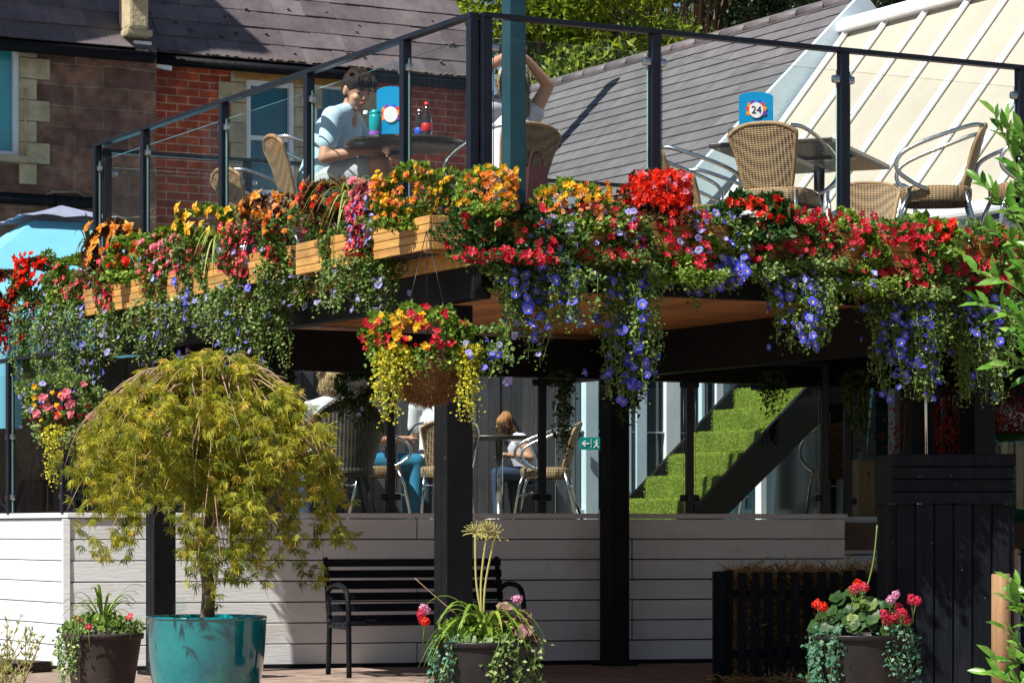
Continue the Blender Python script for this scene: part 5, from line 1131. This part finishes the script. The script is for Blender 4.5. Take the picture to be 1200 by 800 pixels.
# ================================================================ hanging baskets
def basket(label, px, ytop, ybot, wpx, Y, pl):
    s = F/Y; c = at(px, ybot, Y); r = wpx/2/s; h = (ybot-ytop)/s
    t = thing('hanging_basket', label, 'hanging basket', c, 0, 'coir lined hanging baskets')
    q = MB(); n = 40; pr = []; vs = []
    for k in range(11):
        v = k/10; rr_ = r*math.sin(math.pi/2*min(1, v*1.0+.02))**.62; z = h*(1-math.cos(math.pi/2*v))**.9
        for j in range(n):
            a = 2*math.pi*j/n; w_ = 1+.035*math.sin(7*a+k)+.03*math.sin(3*a+1.3)-.10*max(0, math.cos((a+1.75)*1.0))**40
            vs.append((rr_*w_*math.cos(a), rr_*w_*math.sin(a), z+.012*math.sin(5*a)))
    q.add(vs, [(k*n+j, k*n+(j+1) % n, (k+1)*n+(j+1) % n, (k+1)*n+j) for k in range(10) for j in range(n)], sm=True)
    cl = q.build('coir_liner', M['coir'], t)
    m = 5000; P = np.array(vs)[nr.integers(0, len(vs), m)]*nr.uniform(.98, 1.02, (m, 1)); D = nr.normal(size=(m, 3)); f = leaf_obj('fibres', P, D, nr.normal(size=(m, 3)), nr.uniform(.02, .05, m), np.full(m, .0028), nr.random(m), M['straw_coir'], cl, world=False); f['kind'] = 'stuff'
    MB().lathe((0, 0, h*.86), [(r*.9, 0), (.001, .02)], 24).build('soil', M['soil'], t)
    hk = .62
    for a in (90, 210, 330): MB().tube([(r*.95*math.cos(R(a)), r*.95*math.sin(R(a)), h), (0, 0, h+hk)], .0022, 5).build('chain', M['rail'], t)
    for a in np.linspace(0, 2*math.pi, 2)[:1]: MB().tube([(r*1.01*math.cos(x), r*1.01*math.sin(x), h) for x in np.linspace(0, 2*math.pi, 25)], .004, 6).build('rim_wire', M['rail'], t)
    return t
M['straw_coir'] = leafmat('coir_fibre', (.22, .11, .04), (.42, .24, .10), trans=.1)
YB = 13.75
basket('coir hanging basket full of red and yellow flowers at the corner post', 500, 419, 470, 84, YB, None)
plant(FP, 'red and yellow calibrachoa filling the corner hanging basket', 'flower', 428, 552, 362, 424, 432, 'lf_bright', [('redpet', 34, 362, 412, 426, 540), ('yellow', 26, 366, 412, 430, 500), ('red', 12, 362, 408, 426, 552)], Yfix=YB-.02, depth=.17, dens=.8, group=None, tails=[(432, 548, 436, 12)])
plant(TP, 'yellow creeping trail on the left of the corner basket', 'trailing plant', 440, 484, 412, 424, 500, 'lf_yellow', [], Yfix=YB-.14, depth=.06, tails=[(442, 470, 482, 12), (448, 460, 502, 4), (470, 486, 450, 3)], lsz=.019, dens=1.2, group=None)
plant(TP, 'yellow green creeping trail on the right of the corner basket', 'trailing plant', 536, 562, 405, 420, 512, 'lf_yellow', [], Yfix=YB-.10, depth=.06, tails=[(538, 560, 495, 7), (544, 556, 514, 3)], lsz=.019, dens=1.2, group=None)
plant(TP, 'green trail with a few violet flowers right of the corner basket', 'trailing plant', 536, 600, 385, 410, 470, 'lf_trail', [('blue', 9, 390, 440), ('pale', 5, 395, 450)], Yfix=YB, depth=.1, tails=[(545, 600, 450, 9), (548, 562, 480, 4)], group=None, dens=.9)
basket('coir hanging basket hidden by trails at the far left', 78, 486, 520, 70, 17.4, None)
plant(FP, 'red and cream flowers in the far left hanging basket', 'flower', 24, 122, 438, 500, 512, 'lf_silver', [('pink', 12, 450, 492, 45, 120), ('yellow', 10, 450, 495, 45, 115), ('redpet', 10, 450, 495, 45, 115), ('pale', 10, 440, 505, 24, 60)], Yfix=17.35, depth=.2, dens=1.0, group=None, tails=[(30, 110, 530, 12)])
plant(TP, 'yellow creeping trail under the far left basket', 'trailing plant', 52, 74, 500, 510, 575, 'lf_yellow', [], Yfix=17.1, depth=.05, tails=[(53, 72, 572, 8)], lsz=.018, group=None)
# backlit ivy trails hanging behind the posts
for px, y1, Y, l in ((657, 540, 19.2, 'dark ivy trail hanging left of the exit sign'), (330, 455, 18.8, 'dark ivy trail hanging behind the maple top'), (742, 500, 19.3, 'thin dark ivy trail beside the inner post'), (1003, 520, 19.6, 'dark ivy trail in front of the right glass screen'), (905, 492, 19.6, 'ivy trail hanging over the top of the turf stairs')):
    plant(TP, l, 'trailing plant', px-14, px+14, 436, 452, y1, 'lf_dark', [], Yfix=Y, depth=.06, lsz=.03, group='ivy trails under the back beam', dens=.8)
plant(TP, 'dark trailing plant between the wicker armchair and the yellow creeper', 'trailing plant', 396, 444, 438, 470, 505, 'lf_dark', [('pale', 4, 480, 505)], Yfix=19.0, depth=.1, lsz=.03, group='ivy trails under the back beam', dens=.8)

# ================================================================ weeping maple in turquoise pot
def pot(name, label, px0, px1, ytop, Y, ybase_w, m_, h, rimh=.03, belly=0, bands=False):
    s = F/Y; c = at((px0+px1)/2, 620, Y); zt_ = zat(ytop, Y); r = (px1-px0)/2/s; rb = r*ybase_w
    t = thing(name, label, 'plant pot', (c.x, c.y, 0), 0); pr = [(.001, 0), (rb*.97, 0), (rb, .012)]
    for k in range(1, 15):
        v = k/14; pr.append((rb+(r-rb)*(v**(.55 if belly else 1))+belly*math.sin(math.pi*v)*r*.03, zt_*v*.96))
    pr += [(r*1.0, zt_*.975), (r*1.015, zt_-.012), (r*1.0, zt_), (r*.95, zt_-.002), (r*.93, zt_-.05)]
    if bands: pr = pr[:-5]+[(r*1.0, zt_-rimh-.005), (r*1.045, zt_-rimh), (r*1.055, zt_-.006), (r*1.04, zt_), (r*.96, zt_-.002), (r*.94, zt_-.05)]
    MB().lathe((0, 0, 0), pr, 56).build('shell', M[m_], t)
    MB().lathe((0, 0, zt_-.045), [(r*.94, 0), (.001, .015)], 30).build('soil', M['soil'], t)
    return Vector((c.x, c.y, zt_)), r
pm, rm = pot('glazed_pot', 'large glossy turquoise pot holding the weeping maple', 172, 312, 721, 14.2, .70, 'glaze', .5, belly=1.2)
mp = thing('weeping_maple', 'weeping golden green maple with lacy leaves in the turquoise pot', 'tree', (pm.x, pm.y, pm.z-.04), 0)
YM = 14.2; sM = F/YM
tr = [(0, 0, 0), (.01, 0, .18), (-.02, .01, .38), (.02, 0, .58), (.0, .02, .78), (-.03, 0, .95)]
MB().tube(arc(tr, 4), [.038-.022*i/20 for i in range(21)], 10).build('trunk', M['bark'], mp)
YS = [405, 415, 430, 450, 480, 520, 560, 600, 650, 700, 730]
XL = [235, 212, 172, 142, 110, 78, 62, 60, 68, 112, 160]; XR = [262, 285, 318, 344, 370, 392, 404, 413, 414, 398, 330]
def inside_crown(p, m=0):
    px = 600+F*p.x/p.y; py = HY-(p.z-CZ)*F/p.y
    if py < 408: return False
    if not (np.interp(py, YS, XL)-m < px < np.interp(py, YS, XR)+m): return False
    lo = np.interp(px, [60, 90, 120, 150, 160, 200, 215, 275, 290, 318, 335, 360, 400, 415], [640, 640, 662, 655, 615, 610, 700, 716, 690, 712, 640, 690, 690, 640]); return py < lo+m
from mathutils import noise as mnoise
boughs = []; q = MB(); base = Vector((pm.x, pm.y, pm.z-.04))
# target ends in picture coordinates: (px, y) with a side depth
ends = [(72, 545, .1), (85, 600, -.2), (65, 520, .3), (100, 625, .1), (130, 655, -.3), (130, 660, -.15), (190, 612, -.35), (240, 700, -.5), (262, 705, -.35), (262, 715, -.45), (320, 700, -.25), (292, 600, -.3), (330, 655, .2), (345, 650, -.2),
        (375, 690, .0), (402, 640, .1), (410, 650, -.1), (405, 600, .25), (395, 570, -.3), (380, 620, .4), (290, 600, .5), (220, 600, .55), (160, 580, .5), (100, 560, .45), (340, 560, .5), (250, 640, -.55), (190, 600, -.5), (310, 590, -.5), (350, 600, -.4), (120, 560, -.4), (160, 610, -.45), (85, 560, 0), (410, 560, 0),
        (225, 655, -.2), (275, 660, -.3), (240, 560, -.5), (290, 540, -.5), (200, 540, -.5), (150, 530, -.4), (340, 520, -.4), (110, 510, -.2), (370, 520, -.2), (140, 500, 0), (340, 480, 0), (180, 470, .1), (300, 455, 0), (250, 430, 0), (225, 425, .1), (265, 440, -.1), (130, 480, .2), (370, 500, .2), (160, 450, 0), (200, 440, -.1), (320, 450, -.1), (290, 440, .1), (120, 475, -.1), (355, 480, -.2), (95, 515, 0), (388, 540, 0), (175, 500, -.45), (310, 500, -.45), (245, 480, -.45)]
for i, (ex_, ey, dp) in enumerate(ends*2):
    if i >= len(ends): ex_ += rnd.uniform(-14, 14); ey += rnd.uniform(-60, -5); dp += rnd.uniform(-.2, .2)
    ex_ = min(max(ex_, 62), 412)
    e_ = at(ex_, ey, YM); e_.y += dp; cxy = Vector((base.x, base.y, 0)); e2 = Vector((e_.x-base.x, dp, 0)); rad = e2.length
    ztop = min(1.80, e_.z+.25+.18*rad) if ey > 470 else e_.z+.02; apex = .42
    start = base+Vector((0, 0, rnd.uniform(.55, .95))) if e_.z > .9 else base+Vector((0, 0, rnd.uniform(.4, .9)))
    a1 = Vector((base.x, base.y, 0))+e2*.35+Vector((rnd.uniform(-.05, .05), rnd.uniform(-.05, .05), max(start.z+.1, min(1.78-.28*(rad*.35)**1.2, ztop+.1))))
    a2_ = Vector((base.x, base.y, 0))+e2*.8+Vector((rnd.uniform(-.04, .04), 0, (a1.z*.55+e_.z*.45 if ey > 470 else e_.z)))
    pts = arc([start, a1, a2_, Vector((e_.x, base.y+dp, e_.z))], 7)
    while len(pts) > 9 and not all(inside_crown(p_, 4) for p_ in pts[8:]): pts = [base+(p_-base)*1.0 if k_ < 2 else Vector((base.x+(p_.x-base.x)*.94, p_.y, p_.z-.02*(p_.z-base.z)*k_/len(pts))) for k_, p_ in enumerate(pts)]; shr = globals().setdefault('shr', {}); shr[i] = shr.get(i, 0)+1; pts = pts if shr[i] < 14 else pts[:9]
    boughs.append(pts); q.tube(pts, [.006-.005*k/(len(pts)-1) for k in range(len(pts))], 5)
q.build('branches', M['twig'], mp, world=True)
P = []; D = []; L = []; Nn = []
for pts in boughs:
    n_ = len(pts)
    for k in range(int(n_*.2), n_):
        for _ in range(rnd.choice((2, 4, 9, 13))):
            p = pts[k].lerp(pts[min(k+1, n_-1)], rnd.random()); side = Vector((rnd.gauss(0, .06), rnd.gauss(0, .07), rnd.gauss(-.03, .045))); c_ = p+side
            
            if not inside_crown(c_, 46*mnoise.noise(c_*6)-9+rnd.uniform(-8, 5)): continue
            if mnoise.noise(Vector((c_.x*8, c_.y*5, c_.z*4.5+3)))+.35*mnoise.noise(c_*19) < .05: continue
            # a drooping lacy leaf: 7 fine lobes
            hd = Vector((side.x*3+rnd.gauss(0, .3), side.y*3+rnd.gauss(0, .3)-.15, -.75+rnd.gauss(0, .25))).normalized(); sd_ = hd.cross(Vector((rnd.gauss(0, .4), -1, rnd.gauss(0, .4)))).normalized(); tt = min(1, max(0, rnd.gauss(.45+.25*(c_.z-1.2), .25)))  # higher leaves tinted yellower: golden tips plus sunlit highlights put into the colour
            for a in (-58, -38, -18, 0, 18, 38, 58):
                aa = R(a+rnd.uniform(-8, 8)); d = hd*math.cos(aa)+sd_*math.sin(aa); P.append(c_); D.append(d); L.append(rnd.uniform(.040, .080)*(1-.0045*abs(a))); Nn.append((rnd.gauss(0, .5), -1, rnd.gauss(.4, .5)))
                P.append(c_+d*.02); D.append(d+sd_*rnd.choice((-.6, .6))); L.append(rnd.uniform(.018, .03)); Nn.append((rnd.gauss(0, .5), -1, rnd.gauss(.4, .5)))
            TT_ = tt
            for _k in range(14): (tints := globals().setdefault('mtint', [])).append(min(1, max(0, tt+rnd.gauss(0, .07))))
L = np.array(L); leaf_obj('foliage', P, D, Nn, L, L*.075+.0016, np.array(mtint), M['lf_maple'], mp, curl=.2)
ml = thing('glass_jar', 'small clear glass jar on the rim of the turquoise pot', 'jar', (at(211, 720, 14.0).x, 14.0, zat(720, 14.0)), 0)
MB().lathe((0, 0, 0), [(.001, 0), (.03, 0), (.034, .03), (.03, .06), (.024, .075), (.026, .085), (.024, .085), (.02, .07), (.028, .03), (.001, .006)], 20).build('body', M['glass'], ml)

# ================================================================ potted plants on the ground
def leafy(t, base, n, rx, ry, rz, lsz, m_, seed_dir=(0, 0, .4), wf=.8, name='foliage', nice=False, curl=.15):
    d = unit(nr.normal(size=(n, 3))); r = nr.uniform(.3, 1, (n, 1))**.6; d[:, 2] = np.abs(d[:, 2])*1.0; P = np.array(base)+d*r*np.array([rx, ry, rz]); D = unit(d*.9+np.array(seed_dir)+nr.normal(0, .4, (n, 3)))
    L = nr.uniform(.6, 1.3, n)*lsz; return leaf_obj(name, P, D, d+nr.normal(0, .3, (n, 3))+np.array([0, -.3, .4]), L, L*wf, nr.random(n), M[m_], t, nice=nice, curl=curl)
def trailers(t, base, r, n, m_, lsz, l0, l1, a0=-170, a1=-10, name='trailing_leaves', dens=1.0):
    P = []; D = []; L = []; q = MB()
    for i in range(n):
        a = R(rnd.uniform(a0, a1)); l = rnd.uniform(l0, l1); d = Vector((math.cos(a), math.sin(a), 0)); pts = []
        m = max(4, int(l/.02)); ph = rnd.uniform(0, 6.28)
        for k in range(m+1):
            v = k/m; pts.append(Vector(base)+d*(r*.9+min(1, v*4)*.04+.02*math.sin(4*v+ph))+Vector((.02*math.sin(5*v+ph), 0, .03-l*v)))
        q.tube(pts[::2], .002, 4, cap=False)
        for p in pts:
            for _ in range(max(1, int(2.2*dens))): P.append(p+Vector((rnd.gauss(0, .014), rnd.gauss(0, .012), rnd.gauss(0, .01)))); D.append((rnd.gauss(0, .8), rnd.gauss(-.6, .5), rnd.gauss(-.3, .5))); L.append(lsz*rnd.uniform(.6, 1.2))
    L = np.array(L); n = len(L); leaf_obj(name, P, D, nr.normal(0, .5, (n, 3))+np.array([0, -.7, .6]), L, L*.85, nr.random(n), M[m_], t); q.build('trailing_stems', M['stem'], t, world=True)
def bigleaves(t, base, n, rx, rz, sz, m_, name='round_leaves'):
    """scalloped round geranium leaves with a paler zone"""
    q = MB()
    for i in range(n):
        a = rnd.uniform(0, 6.28); u_ = rnd.random()**.6; c = Vector(base)+Vector((math.cos(a)*rx*u_, math.sin(a)*rx*u_*.8-.02, rz*(1-u_*u_)*rnd.uniform(.5, 1.1)+rnd.uniform(-.01, .03)))
        nn = Vector((math.cos(a)*u_*.7+rnd.gauss(0, .25), math.sin(a)*u_*.7-.5+rnd.gauss(0, .2), .8)).normalized(); x = nn.orthogonal().normalized(); y = nn.cross(x); r = sz*rnd.uniform(.65, 1.2); m = 18; t_ = rnd.random()
        vs = [c-nn*r*.12]+[c+(x*math.cos(2*math.pi*j/m)+y*math.sin(2*math.pi*j/m))*r*.6+nn*r*.02 for j in range(m)]+[c+(x*math.cos(2*math.pi*j/m)+y*math.sin(2*math.pi*j/m))*r*(1+.06*(-1)**j)*(1 if j else .5)+nn*r*(.08+.07*math.sin(5*2*math.pi*j/m)) for j in range(m)]
        q.add(vs, [(0, 1+j, 1+(j+1) % m) for j in range(m)], 0, t_*.7, True); q.add(vs, [(1+j, 1+m+j, 1+m+(j+1) % m, 1+(j+1) % m) for j in range(m)], 0, min(1, t_*.7+.3), True)
    return q.build(name, M[m_], t, world=True)
def heads(t, lst, Y):
    Mi = wmat(t).inverted()
    for px, py, k in lst:
        kind, col, sz = KINDS[k]; p = at(px, py, Y+rnd.uniform(-.1, .02)); put_blossom(t, 'flower_head' if kind == 'head' else 'blossom', blossom_mesh(kind, col), p, Vector((rnd.gauss(0, .3), -.8, .6)), sz, Mi)
        MB().tube([p, (p+Vector((rnd.uniform(-.02, .02), .05, -.12)))], .003, 5).build('flower_stalk', M['stem'], t, world=True)
# centre pot
pc_, rc_ = pot('plant_pot', 'dark plastic pot with agapanthus and geraniums in front of the corner post', 510, 628, 750, 13.6, .86, 'plastic', .4, bands=True)
t = thing('potted_agapanthus', 'agapanthus with three seed heads and geraniums in the central dark pot', 'potted plant', pc_, 0, None)
leafy(t, pc_, 900, .25, .2, .13, .026, 'lf_bright'); bigleaves(t, pc_+Vector((0, 0, -.02)), 22, .24, .08, .034, 'lf_trail'); bigleaves(t, pc_+Vector((.12, -.04, .02)), 18, .13, .12, .036, 'lf_bronze2' if 'lf_bronze2' in M else 'lf_silver', name='variegated_leaves')
trailers(t, pc_, rc_, 12, 'lf_silver', .024, .12, .30, -80, -5); trailers(t, pc_, rc_, 9, 'lf_teal', .024, .1, .25, -178, -130, name='blue_green_leaves')
q = MB()
for i in range(62):
    a = rnd.uniform(-3.4, .3); l = rnd.uniform(.20, .44); d = Vector((math.cos(a), math.sin(a)*.7, 0)); rise = rnd.uniform(.55, 1.25); pts = [Vector(pc_)+Vector((0, -.02, 0))+d*l*.8*(k/9)+Vector((0, 0, l*(rise*1.4*k/9-1.45*(k/9)**2))) for k in range(10)]; vs = []
    for k, p in enumerate(pts):
        s = Vector((-d.y, d.x, 0)).normalized()*.012*math.sin(math.pi*(.2+.8*k/9))**.6 if k < 9 else Vector((0, 0, 0)); vs += [p-s, p+Vector((0, 0, -.004)), p+s]
    q.add(vs, [(k*3+j, k*3+j+1, k*3+j+4, k*3+j+3) for k in range(9) for j in range(2)], 0, rnd.random(), True)
q.build('strap_leaves', M['lf_bright'], t, world=True)
for (hx_, hy_) in ((557, 625), (571, 622), (580, 628)):
    top_ = at(hx_, hy_, 13.6); b0 = Vector(pc_)+Vector((rnd.uniform(-.02, .03), 0, .02)); st_ = MB().tube(arc([b0, b0.lerp(top_, .5)+Vector((-.02, 0, 0)), top_], 5), [.0055]*11, 6).build('flower_stalk', M['stalk'] if 'stalk' in M else M['stem'], t, world=True)
    q = MB()
    for i in range(34):
        th = rnd.uniform(0, 1.9); ph = rnd.uniform(0, 6.28); d = Vector((math.sin(th)*math.cos(ph), math.sin(th)*math.sin(ph), math.cos(th))); l = rnd.uniform(.04, .068); e_ = top_+d*l+Vector((0, 0, -.006)); q.tube([top_, top_+d*l*.5, e_], .0016, 4, t=.5); q.tube([e_, e_+d*.010+Vector((0, 0, -.006))], [.0035, .002], 5)
    q.build('seed_head', M['stalk'] if 'stalk' in M else M['straw'], t, world=True)
heads(t, [(497, 714, 'rose'), (498, 728, 'ger'), (606, 702, 'rose'), (494, 720, 'gerc')], 13.5)
MB().tube(arc([pc_+Vector((-.05, 0, .05)), at(512, 700, 13.6), at(486, 677, 13.6)], 5), .0025, 5).build('dry_stalk', M['twig'], t, world=True)
# right pot
pr_, rr2 = pot('plant_pot', 'black pot with geraniums beside the picket fence', 950, 1068, 742, 15.1, .86, 'plastic', .4, bands=True)
t = thing('potted_geranium', 'scarlet and pink geraniums with blue green trails in front of the hay bale', 'potted plant', pr_, 0)
bigleaves(t, pr_+Vector((0, 0, .02)), 60, .26, .2, .05, 'lf_dark'); bigleaves(t, pr_+Vector((-.0, -.08, .06)), 10, .14, .12, .045, 'lf_trail', name='pale_round_leaves'); leafy(t, pr_, 150, .25, .2, .14, .04, 'lf_dark')
trailers(t, pr_, rr2, 15, 'lf_teal', .030, .16, .40, -178, -110); trailers(t, pr_, rr2, 11, 'lf_teal', .028, .12, .30, -75, -20, name='blue_green_leaves')
heads(t, [(1005, 685, 'ger'), (1001, 690, 'gerc'), (958, 708, 'ger'), (964, 711, 'ger'), (1050, 697, 'rose'), (1036, 720, 'gerc'), (1057, 718, 'gerc'), (1048, 724, 'gerc'), (1068, 702, 'gerc'), (1074, 704, 'gerc'), (1062, 727, 'gerc'), (1040, 728, 'gerc'), (1053, 712, 'gerc'), (1012, 688, 'gerc'), (1044, 702, 'rose')], 14.95)
MB().tube(arc([pr_+Vector((-.02, 0, .08)), at(1022, 665, 15.1), at(1028, 615, 15.1)], 5), .0045, 6).build('tall_stalk', M['stem'], t, world=True)
# left brown pot
pl_, rl_ = pot('plant_pot', 'weathered brown pot left of the turquoise pot', 75, 166, 741, 15.2, .72, 'terracotta', .4, bands=True)
t = thing('potted_mixed_plants', 'strappy green leaves and variegated trailers in the weathered brown pot', 'potted plant', pl_, 0)
leafy(t, pl_, 800, .23, .18, .10, .026, 'lf_silver'); bigleaves(t, pl_, 16, .2, .08, .03, 'lf_bright')
q = MB()
for i in range(42):
    a = rnd.uniform(0, 6.28); l = rnd.uniform(.16, .34); d = Vector((math.cos(a), math.sin(a)*.7, 0)); rise = rnd.uniform(.6, 1.5); pts = [Vector(pl_)+d*l*.7*(k/8)+Vector((0, 0, .02+l*(rise*1.3*k/8-1.2*(k/8)**2))) for k in range(9)]; vs = []
    for k, p in enumerate(pts):
        s = Vector((-d.y, d.x, 0)).normalized()*.008*math.sin(math.pi*(.2+.8*k/8))**.6 if k < 8 else Vector((0, 0, 0)); vs += [p-s, p+Vector((0, 0, -.003)), p+s]
    q.add(vs, [(k*3+j, k*3+j+1, k*3+j+4, k*3+j+3) for k in range(8) for j in range(2)], 0, rnd.random(), True)
q.build('strap_leaves', M['lf_bright'], t, world=True)
trailers(t, pl_, rl_, 14, 'lf_silver', .020, .12, .36, -178, -120)
heads(t, [(88, 724, 'crimson'), (92, 728, 'crimson'), (104, 734, 'crimson'), (152, 722, 'crimson')], 15.0)
# twiggy shrub bottom left
t = thing('twiggy_shrub', 'sparse twiggy shrub in the bottom left corner', 'shrub', at(15, 900, 9.5), 0); q = MB(); P = []; D = []
for i in range(26):
    b0 = at(rnd.uniform(-25, 30), 850, 9.5+rnd.uniform(-.2, .2)); e_ = at(rnd.uniform(-20, 58), rnd.uniform(722, 800), 9.5+rnd.uniform(-.2, .2)); pts = arc([b0, b0.lerp(e_, .5)+Vector((rnd.uniform(-.02, .02), 0, .01)), e_], 5); q.tube(pts, [.0032-.002*k/10 for k in range(11)], 5)
    for p in pts[4:]:
        for _ in range(3): P.append(p); D.append((rnd.gauss(0, .6), rnd.gauss(0, .6), .8))
n = len(P); leaf_obj('foliage', P, D, nr.normal(size=(n, 3)), nr.uniform(.014, .03, n), nr.uniform(.005, .008, n), nr.random(n), M['lf_grass'], t); q.build('stems', M['twig'], t, world=True)

# ================================================================ laurel in the right foreground
def laurel(label, specs, Y):
    t = thing('laurel_bush', label, 'shrub', at(1260, 800, Y), 0); q = MB(); P = []; D = []; L = []; Nn = []
    for (x0, y0, x1, y1, n) in specs:
        a = at(x0, y0, Y+rnd.uniform(-.15, .15)); b = at(x1, y1, Y+rnd.uniform(-.2, .1)); pts = arc([a, a.lerp(b, .5)+Vector((0, 0, .03)), b], 6); q.tube(pts, [.006-.004*k/12 for k in range(13)], 6)
        ax = (b-a).normalized()
        for i in range(n):
            v = (i+1)/n; p = pts[min(12, int(v*12))]; ph = i*2.4; o_ = ax.orthogonal().normalized(); o2 = ax.cross(o_); d = (o_*math.cos(ph)+o2*math.sin(ph))*(.95-.4*v)+ax*(.45+.7*v)+Vector((0, -.1, .15)); P.append(p); D.append(d); L.append(rnd.uniform(.075, .125)*(1-.25*v)); Nn.append(Vector((rnd.gauss(-.2, .4), rnd.gauss(-.6, .4), .9)))
    L = np.array(L); leaf_obj('foliage', P, D, [tuple(x) for x in Nn], L, L*.38, nr.random(len(L)), M['lf_laurel'], t, nice=True, curl=.18); q.build('stems', M['stem'], t, world=True)
sp = []
for i in range(34):
    y0 = rnd.uniform(170, 460); sp.append((1250+rnd.uniform(-10, 40), y0+60, rnd.uniform(1186, 1225), y0-25, 10))
sp += [(1210, 260, 1166, 135, 15), (1220, 240, 1180, 150, 14), (1215, 300, 1150, 215, 12), (1225, 330, 1158, 268, 12), (1225, 400, 1148, 358, 12), (1230, 450, 1165, 430, 11), (1230, 370, 1145, 320, 10), (1235, 230, 1195, 160, 12)]
laurel('bright green laurel branches reaching in along the right picture edge', sp, 9.5)
laurel('low laurel sprigs in the bottom right corner', [(1240, 840, 1160, 790, 11), (1240, 800, 1168, 775, 10), (1250, 760, 1175, 700, 9), (1240, 740, 1182, 680, 8), (1240, 830, 1180, 740, 10), (1245, 800, 1190, 710, 9), (1230, 860, 1185, 800, 10)], 9.3)

# ================================================================ red maple and green vase at far right
t = thing('red_maple', 'red leaved maple behind the glass at the right', 'tree', spot(1150, 20.6, TZ), 0)
MB().tube([(0, 0, 0), (.02, 0, .3), (-.02, 0, .6)], [.02, .015, .01], 7).build('trunk', M['bark'], t)
n = 2600; c_ = nr.normal(0, 1, (n, 3))*np.array([.33, .2, .2])+np.array([0, 0, .62]); leaf_obj('foliage', c_, nr.normal(size=(n, 3))+np.array([0, 0, -.4]), nr.normal(size=(n, 3)), nr.uniform(.03, .06, n), nr.uniform(.012, .02, n), nr.random(n), M['lf_red'], t, world=False)
t = thing('glazed_pot', 'tall dark green glazed vase behind the glass at the right edge', 'plant pot', spot(1190, 20.2, TZ), 0)
MB().lathe((0, 0, 0), [(.001, 0), (.13, 0), (.15, .1), (.17, .35), (.18, .55), (.19, .62), (.17, .64), (.15, .6)], 30).build('shell', M['green_glaze'], t)
t = thing('glazed_pot', 'square tan planter under the chairs by the right screen', 'plant pot', spot(1018, 21.6, TZ-.0), .2)
MB().box((0, 0, .24), (.24, .24, .48), bev=.01).build('shell', M['post_wood'], t)

# ================================================================ trees beyond the roofs
def big_tree(name, label, c, rx, ry, rz, n, lsz, m_, nclump, seed, squash=1, trunk=True, droop=0):
    g_ = np.random.default_rng(seed); t = thing(name, label, 'tree', (c[0], c[1], 0), 0, 'trees beyond the roofs')
    cl = unit(g_.normal(size=(nclump, 3)))*g_.uniform(.35, 1, (nclump, 1))**.6*np.array([rx, ry, rz]); sz = g_.uniform(.35, .85, nclump)
    ix = g_.integers(0, nclump, n); P = cl[ix]+unit(g_.normal(size=(n, 3)))*(g_.uniform(.3, 1, (n, 1))**.5)*sz[ix][:, None]*np.array([1, 1, .6*squash])+np.array([0, 0, c[2]])
    D = unit(g_.normal(size=(n, 3))+np.array([0, 0, -droop])); leaf_obj('crown', P, D, g_.normal(size=(n, 3))+np.array([0, -.2, .8]), g_.uniform(.6, 1.3, n)*lsz, g_.uniform(.35, .6, n)*lsz, np.clip(g_.random(n)*.8+.2*(ix % 3 == 0), 0, 1), M[m_], t, world=False)
    if trunk:
        q = MB(); q.tube([(0, 0, 0), (.1, 0, c[2]*.5), (0, 0, c[2]+rz*.5)], [.16, .12, .05], 10)
        for k in range(0, nclump, 2): q.tube([(0.05, 0, c[2]*.6+rz*.1*rnd.random()), tuple(Vector(cl[k])*.5+Vector((0, 0, c[2]))), tuple(Vector(cl[k])+Vector((0, 0, c[2])))], [.05, .03, .01], 5)
        q.build('trunk', M['bark'], t)
def tc_(px, py, Y): return at(px, py, Y)
big_tree('broadleaf_tree', 'sunlit yellow green tree between the cottage and the slate hall', tc_(600, 60, 40), 1.9, 1.5, 2.6, 16000, .13, 'lf_tree', 46, 11)
big_tree('broadleaf_tree', 'bright yellow green tree just right of the teal column', tc_(700, 20, 41), 1.5, 1.5, 1.5, 9000, .13, 'lf_tree', 30, 12)
big_tree('pine_tree', 'dark spreading evergreen rising above the slate ridge', tc_(800, -40, 46), 2.6, 2, 1.6, 16000, .16, 'lf_pine', 44, 13, .7)
big_tree('pine_tree', 'dark evergreen boughs above the white ridge cap at top right', tc_(985, -30, 48), 2.6, 2, 1.3, 11000, .16, 'lf_pine', 34, 14, .6)
big_tree('pine_tree', 'dark conifer low behind the slate ridge with sky showing through', tc_(770, 55, 50), 1.9, 1.2, .9, 5000, .16, 'lf_pine', 18, 15, .5)
# ================================================================ tidy
for o in bpy.data.objects:
    if o.type == 'MESH' and o.parent is not None: pass
